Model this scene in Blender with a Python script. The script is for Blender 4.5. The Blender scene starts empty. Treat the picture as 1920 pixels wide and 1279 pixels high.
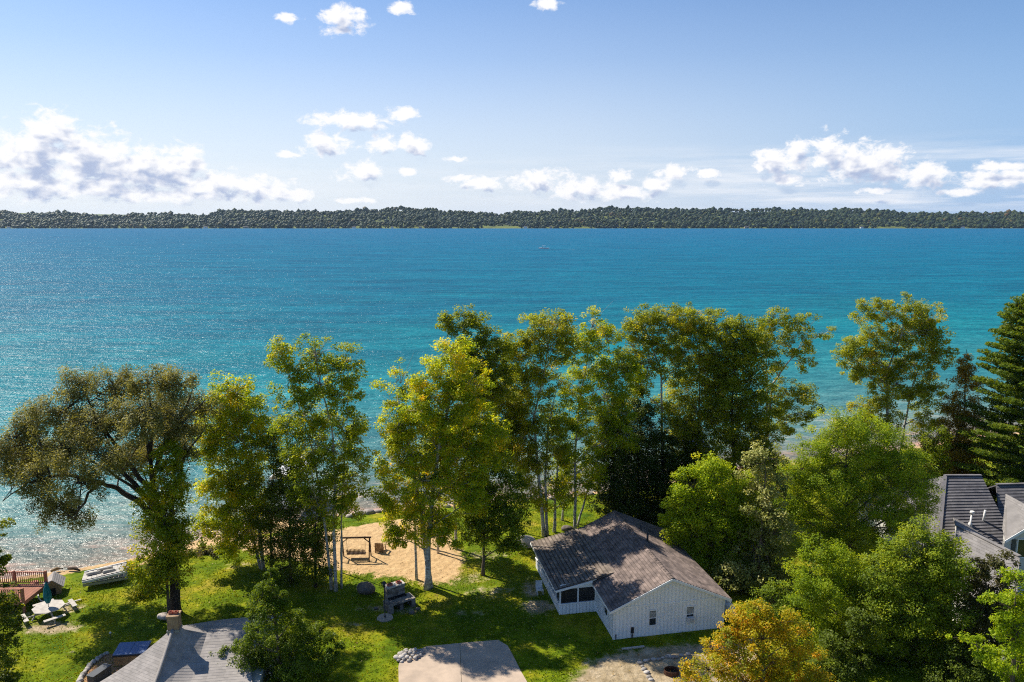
import bpy, math, random
import numpy as np
from mathutils import Vector, Matrix

# ------------------------------------------------------------------ camera
PITCH = math.radians(9.15); FPX = 1400.0; CAMH = 30.0
SUN_AZ = math.radians(-57.0); SUN_EL = math.radians(47.0)      # azimuth from +Y, clockwise
SC = bpy.context.scene
COL = SC.collection
cam_d = bpy.data.cameras.new("camera"); cam = bpy.data.objects.new("camera", cam_d); COL.objects.link(cam)
cam.location = (0, 0, CAMH); cam.rotation_euler = (math.radians(90) - PITCH, 0, 0)
cam_d.sensor_width = 36; cam_d.lens = FPX / 1920 * 36; cam_d.clip_start = 0.5; cam_d.clip_end = 30000
SC.camera = cam
SC.view_settings.view_transform = 'Standard'; SC.view_settings.look = 'None'
SC.view_settings.gamma = 1; SC.view_settings.exposure = 0.5
SC.cycles.max_bounces = 6; SC.cycles.diffuse_bounces = 3; SC.cycles.glossy_bounces = 2
SC.cycles.transmission_bounces = 4; SC.cycles.transparent_max_bounces = 8; SC.cycles.volume_bounces = 0
SC.cycles.use_denoising = False; SC.cycles.filter_width = 1.1; SC.cycles.sample_clamp_indirect = 4.0; SC.cycles.sample_clamp_direct = 6.0

# ------------------------------------------------------------------ world
def ray(px, py):
    r = (px - 960) / FPX; u = (639.5 - py) / FPX
    return (r, math.cos(PITCH) + u * math.sin(PITCH), -math.sin(PITCH) + u * math.cos(PITCH))
def G(px, py, z=0.0):
    d = ray(px, py); t = (z - CAMH) / d[2]; return (d[0] * t, d[1] * t, z)
def P(px, py, Y):
    d = ray(px, py); t = Y / d[1]; return (d[0] * t, Y, CAMH + d[2] * t)
def mpp(px, py, Y):
    """metres per photo pixel at ground distance Y on that ray"""
    return Y / ray(px, py)[1] / FPX
def azel(px, py):
    d = ray(px, py); return math.atan2(d[0], d[1]), math.atan2(d[2], math.hypot(d[0], d[1]))

world = bpy.data.worlds.new("World"); SC.world = world; world.use_nodes = True
def ramp_w(N, stops):
    r = N.new('ShaderNodeValToRGB'); e = r.color_ramp.elements
    e[0].position = stops[0][0]; e[0].color = (*stops[0][1], 1); e[1].position = stops[-1][0]; e[1].color = (*stops[-1][1], 1)
    for p, c in stops[1:-1]:
        x = e.new(p); x.color = (*c, 1)
    return r
def build_world():
    nt = world.node_tree; N = nt.nodes; L = nt.links; N.clear()
    out = N.new('ShaderNodeOutputWorld'); sky = N.new('ShaderNodeTexSky'); sky.sky_type = 'NISHITA'
    sky.sun_disc = False; sky.sun_elevation = SUN_EL; sky.sun_rotation = SUN_AZ
    sky.altitude = 200; sky.air_density = 1.0; sky.dust_density = 0.35; sky.ozone_density = 3.5
    bg = N.new('ShaderNodeBackground'); bg.inputs[1].default_value = 0.09
    # pale humid air near the horizon, brightest towards the sun
    tcs = N.new('ShaderNodeTexCoord'); dt = N.new('ShaderNodeVectorMath'); dt.operation = 'DOT_PRODUCT'; L.new(tcs.outputs['Generated'], dt.inputs[0])
    dt.inputs[1].default_value = (math.sin(SUN_AZ), math.cos(SUN_AZ), 0.0)
    ss = N.new('ShaderNodeMapRange'); ss.inputs['From Min'].default_value = -0.35; ss.inputs['From Max'].default_value = 1.0; L.new(dt.outputs['Value'], ss.inputs['Value'])
    hz = ramp_w(N, [(0.0,(0.26,0.42,0.80)),(0.27,(0.40,0.56,0.81)),(0.6,(0.72,0.78,0.88)),(1.0,(0.90,0.92,0.95))]); L.new(ss.outputs[0], hz.inputs[0])
    sps = N.new('ShaderNodeSeparateXYZ'); L.new(tcs.outputs['Generated'], sps.inputs[0])
    hf = ramp_w(N, [(0.0,(0.95,)*3),(0.05,(0.85,)*3),(0.12,(0.62,)*3),(0.20,(0.30,)*3),(0.30,(0.06,)*3),(0.42,(0.0,)*3)]); L.new(sps.outputs[2], hf.inputs[0])
    mk = N.new('ShaderNodeVectorMath'); mk.operation = 'MULTIPLY'; mk.inputs[1].default_value = (8.2,8.2,8.2); L.new(hz.outputs[0], mk.inputs[0])
    tk_ = N.new('ShaderNodeVectorMath'); tk_.operation = 'MULTIPLY'; tk_.inputs[1].default_value = (0.68,0.87,1.06); L.new(sky.outputs[0], tk_.inputs[0])
    ms = N.new('ShaderNodeMix'); ms.data_type = 'RGBA'; L.new(hf.outputs[0], ms.inputs['Factor']); L.new(tk_.outputs[0], ms.inputs['A']); L.new(mk.outputs[0], ms.inputs['B'])
    L.new(ms.outputs['Result'], bg.inputs[0])
    # clouds: puffs placed by azimuth and elevation (radians), broken up with fractal noise
    puffs = [(100,245,52,40),(70,290,120,48),(160,300,110,55),(240,318,100,48),(310,322,80,42),(352,300,34,36),
             (50,345,130,30),(200,352,150,24),(400,345,80,24),(475,352,75,24),(540,366,60,14),(330,366,120,14),
             (660,226,80,17),(752,214,30,14),(612,270,48,22),(720,270,26,18),(775,272,30,20),(680,322,48,18),
             (765,322,16,8),(900,344,46,14),(865,334,30,8),(1010,338,60,20),(1090,354,72,22),(1165,360,80,16),
             (1160,332,28,13),(1230,348,40,14),(1265,322,42,13),(670,376,36,6),
             (1450,298,40,26),(1492,292,34,28),(1560,288,44,34),(1612,304,80,38),(1668,312,56,34),(1738,328,40,30),
             (1480,338,44,13),(1640,358,36,8),(1870,336,100,20),(1880,312,70,10),(1800,360,60,8),(1330,326,40,8),
             (535,32,20,9),(640,36,46,26),(755,14,24,12),(1025,8,26,12),(540,290,30,7),(850,298,26,6)]
    grp = bpy.data.node_groups.new("cloud_density", 'ShaderNodeTree')
    grp.interface.new_socket("Vec", in_out='INPUT', socket_type='NodeSocketVector')
    grp.interface.new_socket("Density", in_out='OUTPUT', socket_type='NodeSocketFloat')
    grp.interface.new_socket("Coarse", in_out='OUTPUT', socket_type='NodeSocketFloat')
    n = grp.nodes; l = grp.links
    gi = n.new('NodeGroupInput'); go = n.new('NodeGroupOutput')
    prev = None
    for (cx, cy, rx, ry) in puffs:
        rx *= 1.08; ry *= 1.15
        a, e = azel(cx, cy); a1, _ = azel(cx + rx, cy); _, e1 = azel(cx, cy - ry)
        s = n.new('ShaderNodeVectorMath'); s.operation = 'SUBTRACT'; s.inputs[1].default_value = (a, e, 0)
        l.new(gi.outputs[0], s.inputs[0])
        m = n.new('ShaderNodeVectorMath'); m.operation = 'MULTIPLY'; m.inputs[1].default_value = (1 / (a1 - a), 1 / (e1 - e), 0)
        l.new(s.outputs[0], m.inputs[0])
        ln = n.new('ShaderNodeVectorMath'); ln.operation = 'LENGTH'; l.new(m.outputs[0], ln.inputs[0])
        if prev is None: prev = ln.outputs['Value']
        else:
            mn = n.new('ShaderNodeMath'); mn.operation = 'SMOOTH_MIN'; mn.inputs[2].default_value = 0.18
            l.new(prev, mn.inputs[0]); l.new(ln.outputs['Value'], mn.inputs[1]); prev = mn.outputs[0]
    sc = n.new('ShaderNodeVectorMath'); sc.operation = 'MULTIPLY'; sc.inputs[1].default_value = (1.0, 1.5, 1.0)
    l.new(gi.outputs[0], sc.inputs[0])
    nz = n.new('ShaderNodeTexNoise'); nz.inputs['Scale'].default_value = 46; nz.inputs['Detail'].default_value = 9
    nz.inputs['Roughness'].default_value = 0.64; nz.inputs['Distortion'].default_value = 0.25; l.new(sc.outputs[0], nz.inputs['Vector'])
    mm = n.new('ShaderNodeMath'); mm.operation = 'MULTIPLY_ADD'; mm.inputs[1].default_value = 2.9; mm.inputs[2].default_value = -0.45
    l.new(nz.outputs['Fac'], mm.inputs[0])
    sb = n.new('ShaderNodeMath'); sb.operation = 'SUBTRACT'; l.new(mm.outputs[0], sb.inputs[0]); l.new(prev, sb.inputs[1])
    l.new(sb.outputs[0], go.inputs[0])
    nc = n.new('ShaderNodeTexNoise'); nc.inputs['Scale'].default_value = 46; nc.inputs['Detail'].default_value = 2.5; nc.inputs['Distortion'].default_value = 0.25; l.new(sc.outputs[0], nc.inputs['Vector'])
    mc = n.new('ShaderNodeMath'); mc.operation = 'MULTIPLY_ADD'; mc.inputs[1].default_value = 2.4; mc.inputs[2].default_value = -0.35; l.new(nc.outputs['Fac'], mc.inputs[0])
    sbc = n.new('ShaderNodeMath'); sbc.operation = 'SUBTRACT'; l.new(mc.outputs[0], sbc.inputs[0]); l.new(prev, sbc.inputs[1]); l.new(sbc.outputs[0], go.inputs[1])
    # direction -> (azimuth, elevation)
    tc = N.new('ShaderNodeTexCoord'); sp = N.new('ShaderNodeSeparateXYZ'); L.new(tc.outputs['Generated'], sp.inputs[0])
    at = N.new('ShaderNodeMath'); at.operation = 'ARCTAN2'; L.new(sp.outputs[0], at.inputs[0]); L.new(sp.outputs[1], at.inputs[1])
    asn = N.new('ShaderNodeMath'); asn.operation = 'ARCSINE'; L.new(sp.outputs[2], asn.inputs[0])
    cb = N.new('ShaderNodeCombineXYZ'); L.new(at.outputs[0], cb.inputs[0]); L.new(asn.outputs[0], cb.inputs[1])
    off = N.new('ShaderNodeVectorMath'); off.operation = 'ADD'; off.inputs[1].default_value = (-0.006, 0.013, 0); L.new(cb.outputs[0], off.inputs[0])
    d0 = N.new('ShaderNodeGroup'); d0.node_tree = grp; L.new(cb.outputs[0], d0.inputs[0])
    d1 = N.new('ShaderNodeGroup'); d1.node_tree = grp; L.new(off.outputs[0], d1.inputs[0])
    al = N.new('ShaderNodeMapRange'); al.interpolation_type = 'SMOOTHSTEP'; al.inputs['From Min'].default_value = -0.12; al.inputs['From Max'].default_value = 0.58
    al.inputs['To Max'].default_value = 0.97
    L.new(d0.outputs[0], al.inputs['Value'])
    # thickness of cloud between this point and the sun -> how much it is shaded
    sh = N.new('ShaderNodeMath'); sh.operation = 'MULTIPLY_ADD'; sh.inputs[1].default_value = 0.35; L.new(d1.outputs[0], sh.inputs[0]); L.new(d1.outputs[1], sh.inputs[2])
    li = N.new('ShaderNodeMapRange'); li.interpolation_type = 'SMOOTHSTEP'; li.inputs['From Min'].default_value = 0.15; li.inputs['From Max'].default_value = 1.35
    L.new(sh.outputs[0], li.inputs['Value'])
    mixc = N.new('ShaderNodeMix'); mixc.data_type = 'RGBA'; L.new(li.outputs[0], mixc.inputs['Factor'])
    mixc.inputs['A'].default_value = (0.93, 0.92, 0.93, 1); mixc.inputs['B'].default_value = (0.40, 0.47, 0.65, 1)
    bgc = N.new('ShaderNodeBackground'); bgc.inputs[1].default_value = 0.80; L.new(mixc.outputs['Result'], bgc.inputs[0])
    # thin level streaks of cloud low over the right half of the lake
    sv = N.new('ShaderNodeVectorMath'); sv.operation = 'MULTIPLY'; sv.inputs[1].default_value = (5.0, 62.0, 1.0); L.new(cb.outputs[0], sv.inputs[0])
    sn = N.new('ShaderNodeTexNoise'); sn.inputs['Scale'].default_value = 1.0; sn.inputs['Detail'].default_value = 6; sn.inputs['Roughness'].default_value = 0.6; L.new(sv.outputs[0], sn.inputs['Vector'])
    se = ramp_w(N, [(0.0,(0.0,)*3),(0.025,(1.0,)*3),(0.065,(0.8,)*3),(0.10,(0.0,)*3)]); L.new(asn.outputs[0], se.inputs[0])
    sa = N.new('ShaderNodeMapRange'); sa.interpolation_type = 'SMOOTHSTEP'; sa.inputs['From Min'].default_value = -0.1; sa.inputs['From Max'].default_value = 0.5; sa.inputs['To Min'].default_value = 0.25; L.new(at.outputs[0], sa.inputs['Value'])
    s3 = N.new('ShaderNodeMapRange'); s3.inputs['From Min'].default_value = 0.42; s3.inputs['From Max'].default_value = 0.72; L.new(sn.outputs['Fac'], s3.inputs['Value'])
    s4 = N.new('ShaderNodeMath'); s4.operation = 'MULTIPLY'; L.new(s3.outputs[0], s4.inputs[0]); L.new(se.outputs[0], s4.inputs[1])
    s5 = N.new('ShaderNodeMath'); s5.operation = 'MULTIPLY'; L.new(s4.outputs[0], s5.inputs[0]); L.new(sa.outputs[0], s5.inputs[1])
    al2 = N.new('ShaderNodeMath'); al2.operation = 'MAXIMUM'; L.new(al.outputs[0], al2.inputs[0]); L.new(s5.outputs[0], al2.inputs[1]); al = al2
    mx = N.new('ShaderNodeMixShader'); L.new(al.outputs[0], mx.inputs[0]); L.new(bg.outputs[0], mx.inputs[1]); L.new(bgc.outputs[0], mx.inputs[2])
    L.new(mx.outputs[0], out.inputs[0])
build_world()

# ------------------------------------------------------------------ sun
sun_d = bpy.data.lights.new("sun", 'SUN'); sun_d.energy = 5.0; sun_d.angle = math.radians(0.5); sun_d.color = (1.0, 0.93, 0.80)
sun = bpy.data.objects.new("sun", sun_d); COL.objects.link(sun); sun.location = (-40, 30, 90)
SUNV = Vector((math.sin(SUN_AZ) * math.cos(SUN_EL), math.cos(SUN_AZ) * math.cos(SUN_EL), math.sin(SUN_EL)))
sun.rotation_euler = SUNV.to_track_quat('Z', 'Y').to_euler()  # rear lobes at the end added to shade the lawn and fill the crown

# ------------------------------------------------------------------ helpers
rnd = random.Random(7); rng = np.random.default_rng(7)

def mesh_np(name, co, faces4, tint=None, mat=None, smooth=False):
    me = bpy.data.meshes.new(name)
    co = np.asarray(co, np.float32); f = np.asarray(faces4, np.int32)
    me.vertices.add(len(co)); me.vertices.foreach_set('co', co.ravel())
    k = f.shape[1]
    me.loops.add(f.size); me.loops.foreach_set('vertex_index', f.ravel())
    me.polygons.add(len(f)); me.polygons.foreach_set('loop_start', np.arange(0, f.size, k, dtype=np.int32))
    if smooth: me.polygons.foreach_set('use_smooth', np.ones(len(f), bool))
    if tint is not None:
        a = me.attributes.new('tint', 'FLOAT', 'FACE'); a.data.foreach_set('value', np.asarray(tint, np.float32))
    me.update(calc_edges=True); me.validate()
    if mat: me.materials.append(mat)
    return me

class MB:
    def __init__(s): s.v = []; s.f = []; s.t = []; s.sm = []
    def add(s, vs, fs, t=0.5, sm=False):
        b = len(s.v); s.v += [tuple(q) for q in vs]
        for f in fs: s.f.append(tuple(i + b for i in f)); s.t.append(t); s.sm.append(sm)
    def hexa(s, b4, t4, t=0.5):
        s.add(list(b4) + list(t4), [(3,2,1,0),(4,5,6,7),(0,1,5,4),(1,2,6,5),(2,3,7,6),(3,0,4,7)], t)
    def box(s, c, size, rz=0.0, t=0.5, tilt=0.0):
        hx, hy, hz = size[0]/2, size[1]/2, size[2]/2
        M = Matrix.Translation(c) @ Matrix.Rotation(rz, 4, 'Z') @ Matrix.Rotation(tilt, 4, 'X')
        q = [M @ Vector(p) for p in ((-hx,-hy,-hz),(hx,-hy,-hz),(hx,hy,-hz),(-hx,hy,-hz),(-hx,-hy,hz),(hx,-hy,hz),(hx,hy,hz),(-hx,hy,hz))]
        s.hexa(q[:4], q[4:], t)
    def bar(s, a, b, w, h, t=0.5):
        a = Vector(a); b = Vector(b); d = (b - a).normalized()
        up = Vector((0,0,1)) if abs(d.z) < 0.95 else Vector((0,1,0))
        x = d.cross(up).normalized(); y = x.cross(d).normalized()
        q = lambda p: [p - x*w/2 - y*h/2, p + x*w/2 - y*h/2, p + x*w/2 + y*h/2, p - x*w/2 + y*h/2]
        s.hexa(q(a), q(b), t)
    def tube(s, pts, rad, n=6, t=0.5, cap=True):
        pts = [Vector(p) for p in pts]; b = len(s.v); k = len(pts)
        for i, p in enumerate(pts):
            d = (pts[min(i+1, k-1)] - pts[max(i-1, 0)])
            d = d.normalized() if d.length > 1e-6 else Vector((0,0,1))
            up = Vector((1,0,0)) if abs(d.x) < 0.9 else Vector((0,1,0))
            x = d.cross(up).normalized(); y = d.cross(x).normalized()
            r = rad[i] if hasattr(rad, '__len__') else rad
            for j in range(n):
                a = 2*math.pi*j/n; s.v.append(tuple(p + x*(r*math.cos(a)) + y*(r*math.sin(a))))
        for i in range(k-1):
            for j in range(n):
                j2 = (j+1) % n
                s.f.append((b+i*n+j, b+i*n+j2, b+(i+1)*n+j2, b+(i+1)*n+j)); s.t.append(t); s.sm.append(True)
        if cap:
            s.f.append(tuple(b+j for j in range(n))[::-1]); s.t.append(t); s.sm.append(False)
            s.f.append(tuple(b+(k-1)*n+j for j in range(n))); s.t.append(t); s.sm.append(False)
    def prism(s, poly, z0, z1, t=0.5):
        n = len(poly)
        s.add([(x,y,z0) for x,y in poly] + [(x,y,z1) for x,y in poly],
              [tuple(range(n))[::-1], tuple(range(n,2*n))] + [(i,(i+1)%n,(i+1)%n+n,i+n) for i in range(n)], t)
    def rock(s, c, r, seed=0, t=0.5, sq=(1,1,1), sub=2, amp=0.30):
        R = random.Random(seed); v, f = ico(sub)
        ph = [Vector((R.uniform(-1,1),R.uniform(-1,1),R.uniform(-1,1))).normalized() for _ in range(9)]
        am = [R.uniform(-amp, amp) for _ in ph]; out = []
        for p in v:
            k = 1 + sum(a*max(0, p.dot(h))**2 for a, h in zip(am, ph)); k *= 1 + R.uniform(-.05,.05)
            out.append((c[0]+p.x*r*k*sq[0], c[1]+p.y*r*k*sq[1], c[2]+p.z*r*k*sq[2]))
        s.add(out, f, t, True)
    def course(s, e0, e1, r0, r1, n, step=0.025, tab=0.33, seed=0, under=0.10, shade_line=0.0):
        """sloped roof sheet between eave e0-e1 and top r0-r1, laid as n raised courses of tabs"""
        R = random.Random(seed); e0,e1,r0,r1 = map(Vector, (e0,e1,r0,r1))
        nr = (e1-e0).cross((r0+r1)/2-(e0+e1)/2).normalized()
        if nr.z < 0: nr = -nr
        for i in range(n):
            a, b = i/n, (i+1)/n
            l0, l1 = e0.lerp(r0, a), e1.lerp(r1, a); u0, u1 = e0.lerp(r0, b), e1.lerp(r1, b)
            m = max(1, int((l1-l0).length/tab)); jit = R.random()
            ks = sorted({0.0, 1.0} | {min(1, max(0, (k+jit)/m)) for k in range(m)})
            for k0, k1 in zip(ks, ks[1:]):
                A, B, C, D = l0.lerp(l1,k0)+nr*step, l0.lerp(l1,k1)+nr*step, u0.lerp(u1,k1), u0.lerp(u1,k0)
                A2, B2 = l0.lerp(l1,k0)-nr*.004, l0.lerp(l1,k1)-nr*.004
                tt = R.random()
                if shade_line:                                               # shadow line painted in dark tint along the top of every course
                    E_, F_ = A.lerp(D, 1-shade_line), B.lerp(C, 1-shade_line)
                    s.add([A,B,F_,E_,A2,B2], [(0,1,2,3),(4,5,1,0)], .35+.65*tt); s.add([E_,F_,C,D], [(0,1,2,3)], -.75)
                else: s.add([A,B,C,D,A2,B2], [(0,1,2,3),(4,5,1,0)], tt)
        o = nr*under
        s.add([e0-o,e1-o,r1-o,r0-o,e0,e1,r1,r0], [(0,3,2,1),(0,1,5,4),(1,2,6,5),(2,3,7,6),(3,0,4,7)], 0.5)
    def build(s, name, mat, parent=None, label=None):
        off = Vector(parent_world(parent)) if parent else Vector((0,0,0))
        me = bpy.data.meshes.new(name); me.from_pydata([tuple(Vector(q)-off) for q in s.v], [], s.f)
        a = me.attributes.new('tint', 'FLOAT', 'FACE'); a.data.foreach_set('value', np.array(s.t, np.float32))
        me.polygons.foreach_set('use_smooth', np.array(s.sm, bool)); me.update()
        me.materials.append(mat); o = bpy.data.objects.new(name, me); COL.objects.link(o)
        if parent: o.parent = parent
        if label: o['label'] = label
        return o
_ico = {}
def ico(sub):
    if sub in _ico: return _ico[sub]
    import bmesh
    bm = bmesh.new(); bmesh.ops.create_icosphere(bm, subdivisions=sub, radius=1)
    bm.verts.index_update()
    r = ([v.co.copy() for v in bm.verts], [tuple(v.index for v in f.verts) for f in bm.faces]); bm.free()
    _ico[sub] = r; return r
def parent_world(o):
    v = Vector(o.location)
    while o.parent: o = o.parent; v += Vector(o.location)
    return v
def tag(o, label, cat, group=None):
    o['label'] = label; o['category'] = cat
    if group: o['group'] = group
    return o
def thing(name, label, cat, loc, group=None):
    o = bpy.data.objects.new(name, None); COL.objects.link(o); o.location = loc; o.empty_display_size = 0.3
    return tag(o, label, cat, group)
def single(name, mb, mat, label, cat, loc=None, group=None):
    """a thing that is one mesh, with its origin at its base"""
    loc = Vector(loc) if loc is not None else Vector(mb.v[0])
    mb.v = [tuple(Vector(q)-loc) for q in mb.v]
    o = mb.build(name, mat); o.location = loc; return tag(o, label, cat, group)
def struct(o): o['kind'] = 'structure'; return o

# ------------------------------------------------------------------ materials
def newmat(name):
    m = bpy.data.materials.new(name); m.use_nodes = True; nt = m.node_tree; nt.nodes.clear()
    out = nt.nodes.new('ShaderNodeOutputMaterial'); return m, nt, nt.nodes, nt.links, out
def ramp(N, stops):
    r = N.new('ShaderNodeValToRGB'); e = r.color_ramp.elements
    while len(e) > 1: e.remove(e[-1])
    e[0].position = stops[0][0]; e[0].color = (*stops[0][1], 1)
    for p, c in stops[1:]:
        x = e.new(p); x.color = (*c, 1)
    return r
def noise(N, L, scale, detail=5, rough=0.55, vec=None, stretch=None, coord='Object'):
    if vec is None:
        tc = N.new('ShaderNodeTexCoord'); vec = tc.outputs[coord]
    if stretch:
        m = N.new('ShaderNodeVectorMath'); m.operation = 'MULTIPLY'; m.inputs[1].default_value = stretch
        L.new(vec, m.inputs[0]); vec = m.outputs[0]
    n = N.new('ShaderNodeTexNoise'); n.inputs['Scale'].default_value = scale; n.inputs['Detail'].default_value = detail
    n.inputs['Roughness'].default_value = rough; L.new(vec, n.inputs['Vector']); return n
def mixc(N, L, fac, a, b, mode='MIX'):
    m = N.new('ShaderNodeMix'); m.data_type = 'RGBA'; m.blend_type = mode
    for s, v in (('Factor', fac), ('A', a), ('B', b)):
        if isinstance(v, (int, float)): m.inputs[s].default_value = v
        elif isinstance(v, tuple): m.inputs[s].default_value = (*v, 1) if len(v) == 3 else v
        else: L.new(v, m.inputs[s])
    return m.outputs['Result']
def mat(name, c1, c2=None, scale=3.0, rough=0.7, bump=0.0, bscale=None, spec=0.3, stretch=None, tint=0.0, metal=0.0, detail=6):
    m, nt, N, L, out = newmat(name)
    p = N.new('ShaderNodeBsdfPrincipled'); p.inputs['Roughness'].default_value = rough
    p.inputs['Specular IOR Level'].default_value = spec; p.inputs['Metallic'].default_value = metal
    c2 = c2 or tuple(min(1, v*0.75) for v in c1)
    n = noise(N, L, scale, detail, 0.6, stretch=stretch)
    r = ramp(N, [(0.36, c1), (0.64, c2)]); L.new(n.outputs['Fac'], r.inputs[0]); col = r.outputs[0]
    if tint:
        a = N.new('ShaderNodeAttribute'); a.attribute_name = 'tint'
        mr = N.new('ShaderNodeMapRange'); mr.inputs['To Min'].default_value = 1-tint; mr.inputs['To Max'].default_value = 1+tint
        L.new(a.outputs['Fac'], mr.inputs['Value']); col = mixc(N, L, 1.0, col, mr.outputs[0], 'MULTIPLY')
    L.new(col, p.inputs['Base Color'])
    if bump:
        nb = noise(N, L, bscale or scale*4, 5, 0.6, stretch=stretch)
        b = N.new('ShaderNodeBump'); b.inputs['Strength'].default_value = bump; b.inputs['Distance'].default_value = 0.05
        L.new(nb.outputs['Fac'], b.inputs['Height']); L.new(b.outputs[0], p.inputs['Normal'])
    L.new(p.outputs[0], out.inputs[0]); return m
def leafmat(name, stops, trans=0.42, gloss=0.2, tk=1.6):
    m, nt, N, L, out = newmat(name)
    a = N.new('ShaderNodeAttribute'); a.attribute_name = 'tint'
    r = ramp(N, stops); L.new(a.outputs['Fac'], r.inputs[0])
    p = N.new('ShaderNodeBsdfPrincipled'); p.inputs['Roughness'].default_value = 0.5; p.inputs['Specular IOR Level'].default_value = gloss
    L.new(r.outputs[0], p.inputs['Base Color'])
    t = N.new('ShaderNodeBsdfTranslucent')
    tc = mixc(N, L, 1.0, r.outputs[0], (tk*1.15, tk, tk*0.45), 'MULTIPLY'); L.new(tc, t.inputs['Color'])
    mx = N.new('ShaderNodeMixShader'); mx.inputs[0].default_value = trans
    L.new(p.outputs[0], mx.inputs[1]); L.new(t.outputs[0], mx.inputs[2]); L.new(mx.outputs[0], out.inputs[0]); return m

M = {}
M['birch_bark'] = mat('birch_bark', (0.62,0.58,0.52), (0.20,0.17,0.15), 3.0, 0.8, 0.4, 9, stretch=(1,1,2.2))
M['grey_bark'] = mat('grey_bark', (0.16,0.12,0.09), (0.07,0.055,0.045), 4.0, 0.9, 0.6, 10, stretch=(2.5,2.5,0.6))
M['dark_bark'] = mat('dark_bark', (0.07,0.05,0.04), (0.03,0.024,0.02), 4.0, 0.9, 0.6, 10, stretch=(2.5,2.5,0.6))
M['leaf_willow'] = leafmat('willow_leaf', [(0,(0.085,0.095,0.024)),(0.5,(0.205,0.20,0.055)),(1,(0.38,0.36,0.15))], 0.38)
M['leaf_birch'] = leafmat('birch_leaf', [(0,(0.117,0.181,0.009)),(0.5,(0.285,0.352,0.013)),(0.85,(0.467,0.437,0.019)),(1,(0.648,0.437,0.022))], 0.5)
M['leaf_gold'] = leafmat('golden_birch_leaf', [(0,(0.132,0.206,0.008)),(0.45,(0.350,0.432,0.012)),(0.8,(0.569,0.515,0.014)),(1,(0.722,0.453,0.015))], 0.5)
M['leaf_olive'] = leafmat('olive_leaf', [(0,(0.120,0.168,0.009)),(0.55,(0.294,0.335,0.014)),(0.9,(0.458,0.420,0.02)),(1,(0.522,0.357,0.035))], 0.5)
M['leaf_dark'] = leafmat('dark_leaf', [(0,(0.059,0.094,0.011)),(0.6,(0.130,0.177,0.013)),(1,(0.260,0.283,0.019))], 0.42)
M['leaf_green'] = leafmat('green_leaf', [(0,(0.074,0.126,0.010)),(0.5,(0.200,0.272,0.014)),(1,(0.420,0.446,0.02))], 0.46)
M['leaf_locust'] = leafmat('locust_leaf', [(0,(0.097,0.165,0.010)),(0.5,(0.259,0.359,0.014)),(1,(0.497,0.504,0.018))], 0.5)
M['leaf_lime'] = leafmat('lime_leaf', [(0,(0.165,0.260,0.009)),(0.6,(0.354,0.448,0.013)),(1,(0.566,0.566,0.030))], 0.52)
M['leaf_silver'] = leafmat('silver_leaf', [(0,(0.106,0.142,0.030)),(0.5,(0.260,0.271,0.060)),(1,(0.684,0.637,0.270))], 0.3)
M['leaf_amber'] = leafmat('amber_leaf', [(0,(0.16,0.20,0.010)),(0.42,(0.40,0.36,0.012)),(0.68,(0.60,0.40,0.015)),(1,(0.76,0.32,0.016))], 0.42)
M['leaf_plum'] = leafmat('plum_leaf', [(0,(0.05,0.055,0.015)),(0.6,(0.10,0.095,0.025)),(1,(0.20,0.14,0.05))], 0.3)
M['leaf_cedar'] = leafmat('cedar_spray', [(0,(0.035,0.059,0.009)),(0.6,(0.083,0.118,0.012)),(1,(0.177,0.189,0.019))], 0.3)
M['leaf_rust'] = leafmat('rusty_cedar_spray', [(0,(0.142,0.118,0.013)),(0.6,(0.295,0.212,0.019)),(1,(0.448,0.283,0.030))], 0.35)
M['leaf_pine'] = leafmat('pine_needle', [(0,(0.05,0.09,0.010)),(0.5,(0.12,0.185,0.014)),(0.9,(0.24,0.28,0.02)),(1,(0.26,0.18,0.04))], 0.4)
M['shingle'] = mat('brown_shingle', (0.23,0.175,0.15), (0.11,0.085,0.076), 1.3, 0.9, 0.4, 30, tint=0.38)
M['shingle_porch'] = mat('porch_shingle', (0.25,0.20,0.16), (0.13,0.103,0.085), 1.3, 0.9, 0.4, 30, tint=0.38)
M['shingle_light'] = mat('pale_grey_shingle', (0.36,0.325,0.30), (0.28,0.255,0.235), 0.9, 0.9, 0.4, 30, tint=0.11)
M['shingle_blue'] = mat('slate_grey_shingle', (0.17,0.16,0.165), (0.11,0.105,0.115), 0.8, 0.9, 0.4, 30, tint=0.3)
M['shingle_mid'] = mat('mid_grey_shingle', (0.25,0.232,0.222), (0.185,0.172,0.166), 0.9, 0.9, 0.4, 30, tint=0.14)
M['white_paint'] = mat('white_paint', (0.90,0.89,0.88), (0.82,0.815,0.81), 1.2, 0.6, 0.05, 30, tint=0.34)
M['white_trim'] = mat('white_trim', (0.80,0.80,0.79), (0.74,0.74,0.74), 3, 0.5)
M['cream_wall'] = mat('cream_wall', (0.62,0.60,0.55), (0.55,0.53,0.49), 1.5, 0.7)
M['glass'] = mat('dark_window_glass', (0.02,0.025,0.03), (0.03,0.035,0.04), 1, 0.06, spec=0.6)
M['screen'] = mat('dark_porch_screen', (0.015,0.016,0.02), (0.03,0.03,0.034), 0.9, 0.35, spec=0.4)
M['grey_metal'] = mat('grey_metal', (0.30,0.31,0.32), (0.22,0.23,0.24), 4, 0.45, metal=0.5)
M['black_metal'] = mat('black_metal', (0.025,0.025,0.028), (0.04,0.04,0.042), 4, 0.5)
M['rust'] = mat('rusty_steel', (0.11,0.045,0.022), (0.05,0.026,0.018), 8, 0.9, 0.3, 30)
M['concrete'] = mat('concrete', (0.54,0.42,0.32), (0.40,0.315,0.245), 0.8, 0.9, 0.2, 18)
M['stone'] = mat('pale_stone', (0.46,0.42,0.38), (0.30,0.275,0.25), 2.5, 0.9, 0.3, 12, tint=0.35)
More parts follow.
